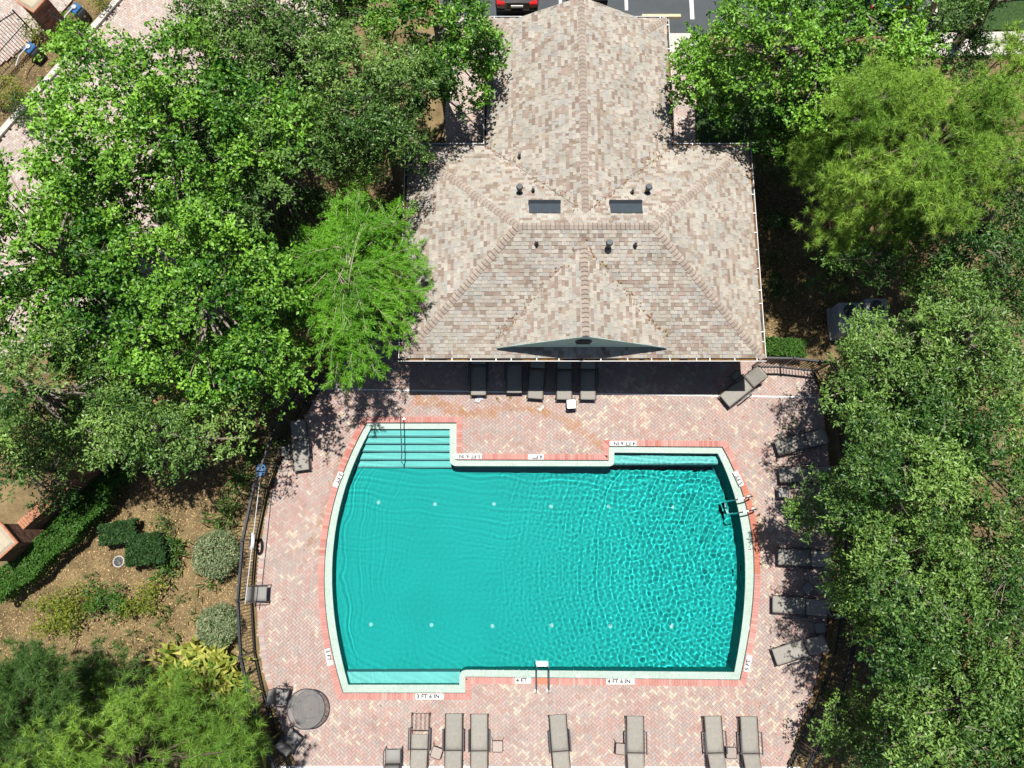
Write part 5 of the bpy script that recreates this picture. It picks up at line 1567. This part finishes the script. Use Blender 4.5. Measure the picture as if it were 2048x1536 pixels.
# ---- feathery cypress
def cypress(px, py, z, rxp, ryp, label, seed):
    rg = np.random.default_rng(seed)
    k = m_per_px(z); rx, ry = rxp * k, ryp * k
    c = np.array(P(px, py, z)); b = c.copy(); b[2] = -.2
    t = thing('cypress_tree', tuple(b), label, 'tree')
    MB().tube([tuple(b), tuple(c + np.array((.1, 0, -1.5))), tuple(c + np.array((0, 0, .1)))], .20, 9, r1=.03).build('trunk', M['palebark'], t, world=True, smooth=True)
    br, tw = MB(), MB(); Vs = []
    for i in range(135):
        a = rg.random() * 2 * math.pi; f = rg.uniform(.35, 1.05)
        h0 = rg.uniform(-1.2, 1.2)
        s = c + np.array((rg.normal(0, .12), rg.normal(0, .12) + .25 * ry * rg.uniform(-1, 1), h0 * .6))
        e = c + np.array((math.cos(a) * rx * f, math.sin(a) * ry * f, 1.1 * (1 - f) + rg.uniform(-.9, .5) - .5 * f))
        mid = (s + e) / 2 + np.array((0, 0, .45)) + rg.normal(0, .12, 3)
        T = np.linspace(0, 1, 8)[:, None]
        pth = (1 - T) ** 2 * s + 2 * T * (1 - T) * mid + T * T * e
        br.tube([tuple(p) for p in pth], .011, 5, r1=.004)
        L = np.linalg.norm(e - s)
        for j in range(int(5 + 7 * L)):
            q = rg.uniform(.18, 1.0); i0 = min(6, int(q * 7)); p0 = pth[i0] + (pth[i0 + 1] - pth[i0]) * (q * 7 - i0)
            tan = unit((pth[i0 + 1] - pth[i0])[None])[0]
            sd = rand_dirs(1, rg, 0, .45)[0]; d = unit((tan * .8 + sd * .8 + np.array((0, 0, -.1)))[None])[0]
            l2 = rg.uniform(.3, .75) * (1.15 - .4 * q)
            p1 = p0 + d * l2 + np.array((0, 0, -.1 * l2))
            if rg.random() < .25: tw.tube([tuple(p0), tuple((p0 + p1) / 2 + rg.normal(0, .02, 3)), tuple(p1)], .008, 4, r1=.004)
            n = int(72 * l2) + 8
            u_ = rg.random(n)[:, None]
            pos = p0 + (p1 - p0) * u_ + rg.normal(0, .02, (n, 3))
            side = unit(np.cross(d, np.array((0, 0, 1.0)))[None])[0]
            dd = unit(side * .6 * rg.choice([-1, 1], n)[:, None] + d * 1.0 + np.array((0, 0, -.25)) + rg.normal(0, .3, (n, 3)))
            Vs.append(leaf_quads(pos, dd, rand_dirs(n, rg, 1.2, .7), rg.uniform(.10, .20, n), rg.uniform(.016, .028, n), .05))
    br.build('limbs', M['palebark'], t, world=True); tag(tw.build('twigs', M['palebark'], t, world=True), kind='stuff')
    V = np.concatenate(Vs); nz = noise2(V[::4, 0], V[::4, 1], 1.0, 3)
    leaf_object('crown', V, M['cypress'], t, rg, base=np.clip(.3 + .6 * nz, 0, 1))
cypress(702, 540, 4.6, 160, 245, 'bright green feathery cypress between the maples and the clubhouse roof', 5)

# ---- shrubs and beds
def shrub(name, px, py, h, rp, label, m, n, seed, L=(.06, .11), W=(.03, .055), group=None, ryp=None, flat=.85, cat='shrub'):
    rg = np.random.default_rng(seed)
    k = m_per_px(h / 2); rx = rp * k; ry = (ryp or rp) * k
    c = np.array(P(px, py, h * .5)); b = (c[0], c[1], -.16)
    t = thing(name, b, label, cat, group)
    st = MB()
    for i in range(7):
        a = rg.random() * 6.28; st.tube([(c[0], c[1], -.18), (c[0] + .5 * rx * math.cos(a), c[1] + .5 * ry * math.sin(a), h * .55)], .02, 5, r1=.008)
    st.build('stem', M['bark'], t, world=True)
    d = rand_dirs(n, rg, .25, 1.0); r = rg.uniform(.80, 1.02, n) * (1 + .07 * np.sin(5 * d[:, 0] + 3) * np.cos(4 * d[:, 1]))
    pos = c + d * np.array((rx, ry, h * .52)) * r[:, None]
    pos[:, 2] = np.maximum(pos[:, 2], -.1)
    V = leaf_quads(pos, unit(d * .5 + rand_dirs(n, rg, .1)), unit(d + rand_dirs(n, rg) * .6), rg.uniform(*L, n), rg.uniform(*W, n))
    leaf_object('foliage', V, M[m], t, rg)
    return t
shrub('ball_shrub', 431, 1108, 1.15, 45, 'large clipped ball of variegated pale green leaves', 'varieg', 5200, 1)
shrub('ball_shrub', 436, 1251, .95, 40, 'smaller clipped ball of variegated leaves beside the ginger', 'varieg', 4300, 2)
def hedge(px, w_px, h, label, m, n, seed, cat='hedge'):
    """box hedge along a pixel line"""
    rg = np.random.default_rng(seed)
    pts = [P(x, y, h) for x, y in px]
    wd = w_px * m_per_px(h)
    a = pts[0]
    t = thing('clipped_hedge', (a.x, a.y, -.16), label, cat)
    Ls = [(q - p).length for p, q in zip(pts[:-1], pts[1:])]; tot = sum(Ls); Vs = []
    for p, q, L in zip(pts[:-1], pts[1:], Ls):
        m_ = int(n * L / tot); e = (q - p).normalized(); s = Vector((-e.y, e.x, 0))
        u_, v_ = rg.random(m_), rg.uniform(-1, 1, m_)
        zz = h * (1 - rg.random(m_) ** 2 * .8); side = rg.random(m_) < .4
        v_[side] = np.sign(v_[side]) * rg.uniform(.85, 1.05, side.sum())
        zz[~side] = h * rg.uniform(.86, 1.03, (~side).sum())
        bump = 1 + .12 * np.sin(u_ * L * 3 + seed)
        pos = np.array(p)[None] + u_[:, None] * L * np.array(e)[None] + (v_ * wd / 2 * bump)[:, None] * np.array(s)[None]
        pos[:, 2] = zz * (1 + .06 * np.sin(u_ * L * 4))
        nr = rand_dirs(m_, rg, 1.0)
        Vs.append(leaf_quads(pos, rand_dirs(m_, rg, .1, .6), nr, rg.uniform(.07, .13, m_), rg.uniform(.04, .075, m_)))
        st = MB()
        for k in range(int(L / .4) + 1):
            o_ = p + e * min(L, k * .4); st.tube([(o_.x, o_.y, -.18), (o_.x + .05, o_.y, h * .8)], .016, 4, r1=.008)
        st.build('stem', M['bark'], t, world=True)
    leaf_object('foliage', np.concatenate(Vs), M[m], t, rg)
hedge([(-20, 1185), (60, 1120), (130, 1055), (190, 990), (228, 925)], 52, .95, 'long clipped green hedge in front of the brick wall', 'hedge', 15000, 3)
hedge([(198, 1072), (238, 1064), (270, 1058)], 40, .6, 'low dark green hedge block at the edge of the mulch', 'darkhedge', 3000, 4)
hedge([(287, 1068), (289, 1128)], 62, .8, 'square dark green hedge between the low hedge and the strap-leaf plants', 'darkhedge', 4200, 5)
hedge([(1522, 690), (1560, 693), (1612, 696)], 30, .6, 'bright green low hedge against the picket fence by the clubhouse', 'hedge', 3000, 6)
def loose(px, py, h, rp, label, m, n, seed, group=None, L=(.08, .16), W=(.035, .07)):
    rg = np.random.default_rng(seed)
    k = m_per_px(h); r = rp * k
    c = np.array(P(px, py, h * .6)); t = thing('leafy_bush', (c[0], c[1], -.16), label, 'bush', group)
    st = MB(); Vs = []
    for i in range(16):
        a = rg.random() * 6.28; f = rg.random() ** .5
        e = c + np.array((r * f * math.cos(a), r * f * math.sin(a), h * .4 * rg.uniform(.2, 1)))
        st.tube([(c[0], c[1], -.18), tuple((c + e) / 2 + np.array((0, 0, -.1))), tuple(e)], .011, 4, r1=.004)
        m_ = n // 16
        pos = e + rg.normal(0, .16, (m_, 3)) * np.array((1, 1, .6)); pos[:, 2] = np.maximum(pos[:, 2], -.08)
        Vs.append(leaf_quads(pos, rand_dirs(m_, rg, .15, .5), rand_dirs(m_, rg, 1.2), rg.uniform(*L, m_), rg.uniform(*W, m_)))
    st.build('stem', M['bark'], t, world=True)
    leaf_object('foliage', np.concatenate(Vs), M[m], t, rg)
loose(92, 1235, .7, 42, 'yellow-green bush at the far end of the mulch bed', 'yellowleaf', 900, 11)
loose(150, 1212, .6, 38, 'yellow-green bush between two others in the row on the mulch', 'yellowleaf', 700, 12)
loose(214, 1193, .6, 34, 'small green bush in the middle of the mulch bed', 'hedge', 750, 13)
loose(288, 1190, .6, 38, 'loose yellow-green bush below the strap-leaf plants', 'yellowleaf', 750, 14)
loose(70, 62, .7, 26, 'yellow croton bush at the foot of the gate pillar', 'yellowleaf', 420, 15)
loose(15, 185, .8, 40, 'dark yellow-green bush beside the kerb', 'yellowleaf', 700, 16)
loose(50, 225, .8, 36, 'dark green bush in the kerb bed near the gate operator', 'darkhedge', 700, 17)
loose(205, 2, .6, 22, 'small bush beside the driveway kerb', 'yellowleaf', 300, 18)
loose(1552, 515, .4, 12, 'tiny bright green plant on the mulch beside the clubhouse', 'hedge', 120, 19)
loose(1545, 450, .6, 30, 'sparse green bush in the mulch by the clubhouse wall', 'darkhedge', 420, 20)
loose(1565, 575, .5, 26, 'sparse dark bush in the shade near the air conditioner', 'darkhedge', 380, 21)
loose(1668, 1410, .5, 22, 'bright bush behind the lower fence', 'hedge', 380, 22)
loose(218, 1068, .3, 12, 'weed at the edge of the low hedge', 'hedge', 100, 23)
loose(330, 1045, .35, 16, 'small weedy clump near the shaded mulch', 'strap', 150, 24)
def straps(px, py, n, L, W, label, m, seed, group=None, h=.35, spread=.25):
    """clump of arching strap leaves, each with a real bend"""
    rg = np.random.default_rng(seed)
    c = np.array(P(px, py, .1)); c[2] = -.15
    t = thing('strap_leaf_plant', tuple(c), label, 'plant', group)
    V, F, T = [], [], []
    for i in range(n):
        a = rg.random() * 6.283; l = rg.uniform(*L); w = W * rg.uniform(.7, 1.2); up = rg.uniform(.5, 1.3)
        d = np.array((math.cos(a), math.sin(a), 0)); s = np.array((-d[1], d[0], 0))
        o_ = c + rg.normal(0, spread, 3) * np.array((1, 1, 0))
        b0 = len(V)
        for k in range(5):
            q = k / 4; p = o_ + d * l * (q * .9) + np.array((0, 0, h * up * math.sin(min(1, q * 1.25) * math.pi * .62) * 1.2 + .05))
            ww = w * (.7 + .6 * math.sin(math.pi * q)) * (1 - q ** 3) + .004
            V += [p + s * ww / 2 + np.array((0, 0, .01)), p - s * ww / 2 + np.array((0, 0, .01))]
        for k in range(4): F.append((b0 + 2 * k, b0 + 2 * k + 1, b0 + 2 * k + 3, b0 + 2 * k + 2)); 
        T += [np.clip(rg.normal(.5, .28), 0, 1)] * 4
    o = quick_mesh('leaves', np.array(V), np.array(F), M[m], t, tint=np.repeat(np.array(T)[:, None], 3, 1)); tag(o, kind='stuff')
GL = 'strap-leaf lilies along the curved fence'
for i, (px, py, n) in enumerate(((507, 905, 60), (478, 962, 60), (455, 1010, 45), (440, 1043, 40), (560, 880, 30))):
    straps(px, py, n, (.35, .62), .035, 'dark green strap-leaf lily in the row outside the curved fence', 'strap', 30 + i, GL)
straps(345, 1098, 70, (.3, .6), .04, 'strap-leaf lily clump between the square hedge and the ball shrub', 'strap', 36)
straps(335, 1140, 60, (.3, .55), .04, 'strap-leaf lily clump below the square hedge', 'strap', 37)
straps(421, 1163, 30, (.2, .4), .035, 'small strap-leaf tuft below the large ball shrub', 'strap', 38)
straps(1580, 860, 12, (.2, .3), .03, 'small weed tuft hidden in the oak shade by the terrace', 'strap', 39)
for i, (px, py) in enumerate(((400, 1315), (350, 1340), (440, 1325), (420, 1355), (375, 1375), (460, 1360), (440, 1395), (490, 1455), (400, 1400), (510, 1490))):
    straps(px, py, 62, (.5, .95), .10, 'yellow striped ginger plant in the bed by the lower fence', 'ginger', 50 + i, 'variegated ginger clump by the fence', .55, .3)
for i, (px, py) in enumerate(((240, 1290), (262, 1270), (205, 1320), (330, 1225), (318, 1252), (190, 1290), (275, 1310), (225, 1250), (360, 1200), (300, 1280), (170, 1340), (232, 1345), (385, 1235), (350, 1270), (140, 1270), (250, 1215), (180, 1155), (290, 1340))):
    straps(px, py, 16, (.12, .28), .025, 'thin grassy weed tuft on the open mulch', 'strap', 70 + i, 'weed tufts on the mulch', .15, .15)
q = P(237, 1123, -.14)
t = thing('valve_cover', (q.x, q.y, -.16), 'round grey valve cover set in the mulch', 'cover')
MB().disc((0, 0), .19, 0, .03, 20).build('lid', M['vent'], t); MB().tube([(.2 * math.cos(2 * math.pi * k / 20), .2 * math.sin(2 * math.pi * k / 20), .02) for k in range(21)], .02, 6, cap=False).build('rim', M['concrete'], t)
# wood chips and leaf litter on the beds
rg = np.random.default_rng(90)
def chips(poly_px, n, label):
    poly = [P(x, y, -.16) for x, y in poly_px]
    xs = [p.x for p in poly]; ys = [p.y for p in poly]
    x, y = rg.uniform(min(xs), max(xs), n), rg.uniform(min(ys), max(ys), n)
    ok = in_poly(poly, x, y); x, y = x[ok], y[ok]; n = len(x)
    pos = np.stack([x, y, -.155 + rg.uniform(0, .03, n)], 1)
    V = leaf_quads(pos, rand_dirs(n, rg, 0, .15), rand_dirs(n, rg, 1.6), rg.uniform(.04, .13, n), rg.uniform(.02, .05, n), .05)
    t = rg.uniform(.5, 1.6, (n, 1)) * np.array((1, .95, .85)) * np.where(rg.random((n, 1)) < .12, 1.5, 1.0)
    o = quick_mesh('mulch_chips', V, np.arange(n * 4).reshape(n, 4), M['chip'], None, tint=t)
    tag(o, label, kind='stuff')
chips([(0, 1420), (520, 1420), (495, 1200), (510, 1040), (580, 840), (450, 780), (200, 1000), (0, 1180)], 26000, 'pale wood chips scattered over the garden bed')
chips([(1512, 300), (1530, 690), (1660, 690), (1760, 500), (1700, 380), (1600, 300)], 12000, 'orange-tan pine straw and chips beside the clubhouse')
chips([(120, 15), (215, 0), (40, 215), (0, 250), (0, 140), (60, 90)], 3000, 'wood chips in the bed along the driveway kerb')
chips([(1650, 1050), (1760, 1050), (1760, 1536), (1580, 1536), (1650, 1330)], 5000, 'leaf litter in the shade beyond the lower fence')

tree('oak', 45, 930, 4.2, 80, 55, 'low dark oak in deep shade behind the brick wall', GO, seed=80, dens=.7, leafm='darkoak', shade=.3)

# fallen leaves on the terrace, thicker under the trees
n = 2600
x, y = rg.uniform(-11, 13, n), rg.uniform(-9, 7, n)
w = np.where(x > 7.5, .75, np.where((x < -5.5) & (y > 1.5), .6, .10))
ok = in_poly(DECK, x, y) & ~in_poly(OPTS, x, y) & (rg.random(n) < w); x, y = x[ok], y[ok]; n = len(x)
pos = np.stack([x, y, np.full(n, .016)], 1)
V = leaf_quads(pos, rand_dirs(n, rg, 0, .05), rand_dirs(n, rg, 2.5), rg.uniform(.05, .11, n), rg.uniform(.02, .045, n), .15)
tag(quick_mesh('fallen_leaves', V, np.arange(n * 4).reshape(n, 4), M['chip'], None, tint=rg.uniform(.35, 1.1, (n, 1)) * np.array((1, .85, .6))), 'dry fallen leaves scattered on the terrace', kind='stuff')

tree('oak', 1960, 165, 3.8, 120, 55, 'low dark oak in shade between the pine and the concrete path', GO, seed=81, dens=.7, leafm='darkoak')
tree('oak', 2010, 560, 5.0, 80, 90, 'dark oak in the grove between the bare-branched oak and the big live oaks', GO, seed=82, dens=.8, leafm='darkoak')

tree('oak', 1915, -45, 5.6, 100, 60, 'dark oak shading the grass beside the white kerb', GO, seed=83, dens=.9, leafm='darkoak')

tree('maple', 680, 15, 5.6, 130, 75, 'maple between the dark live oak and the parking lot', GM, seed=84, dens=1.0)
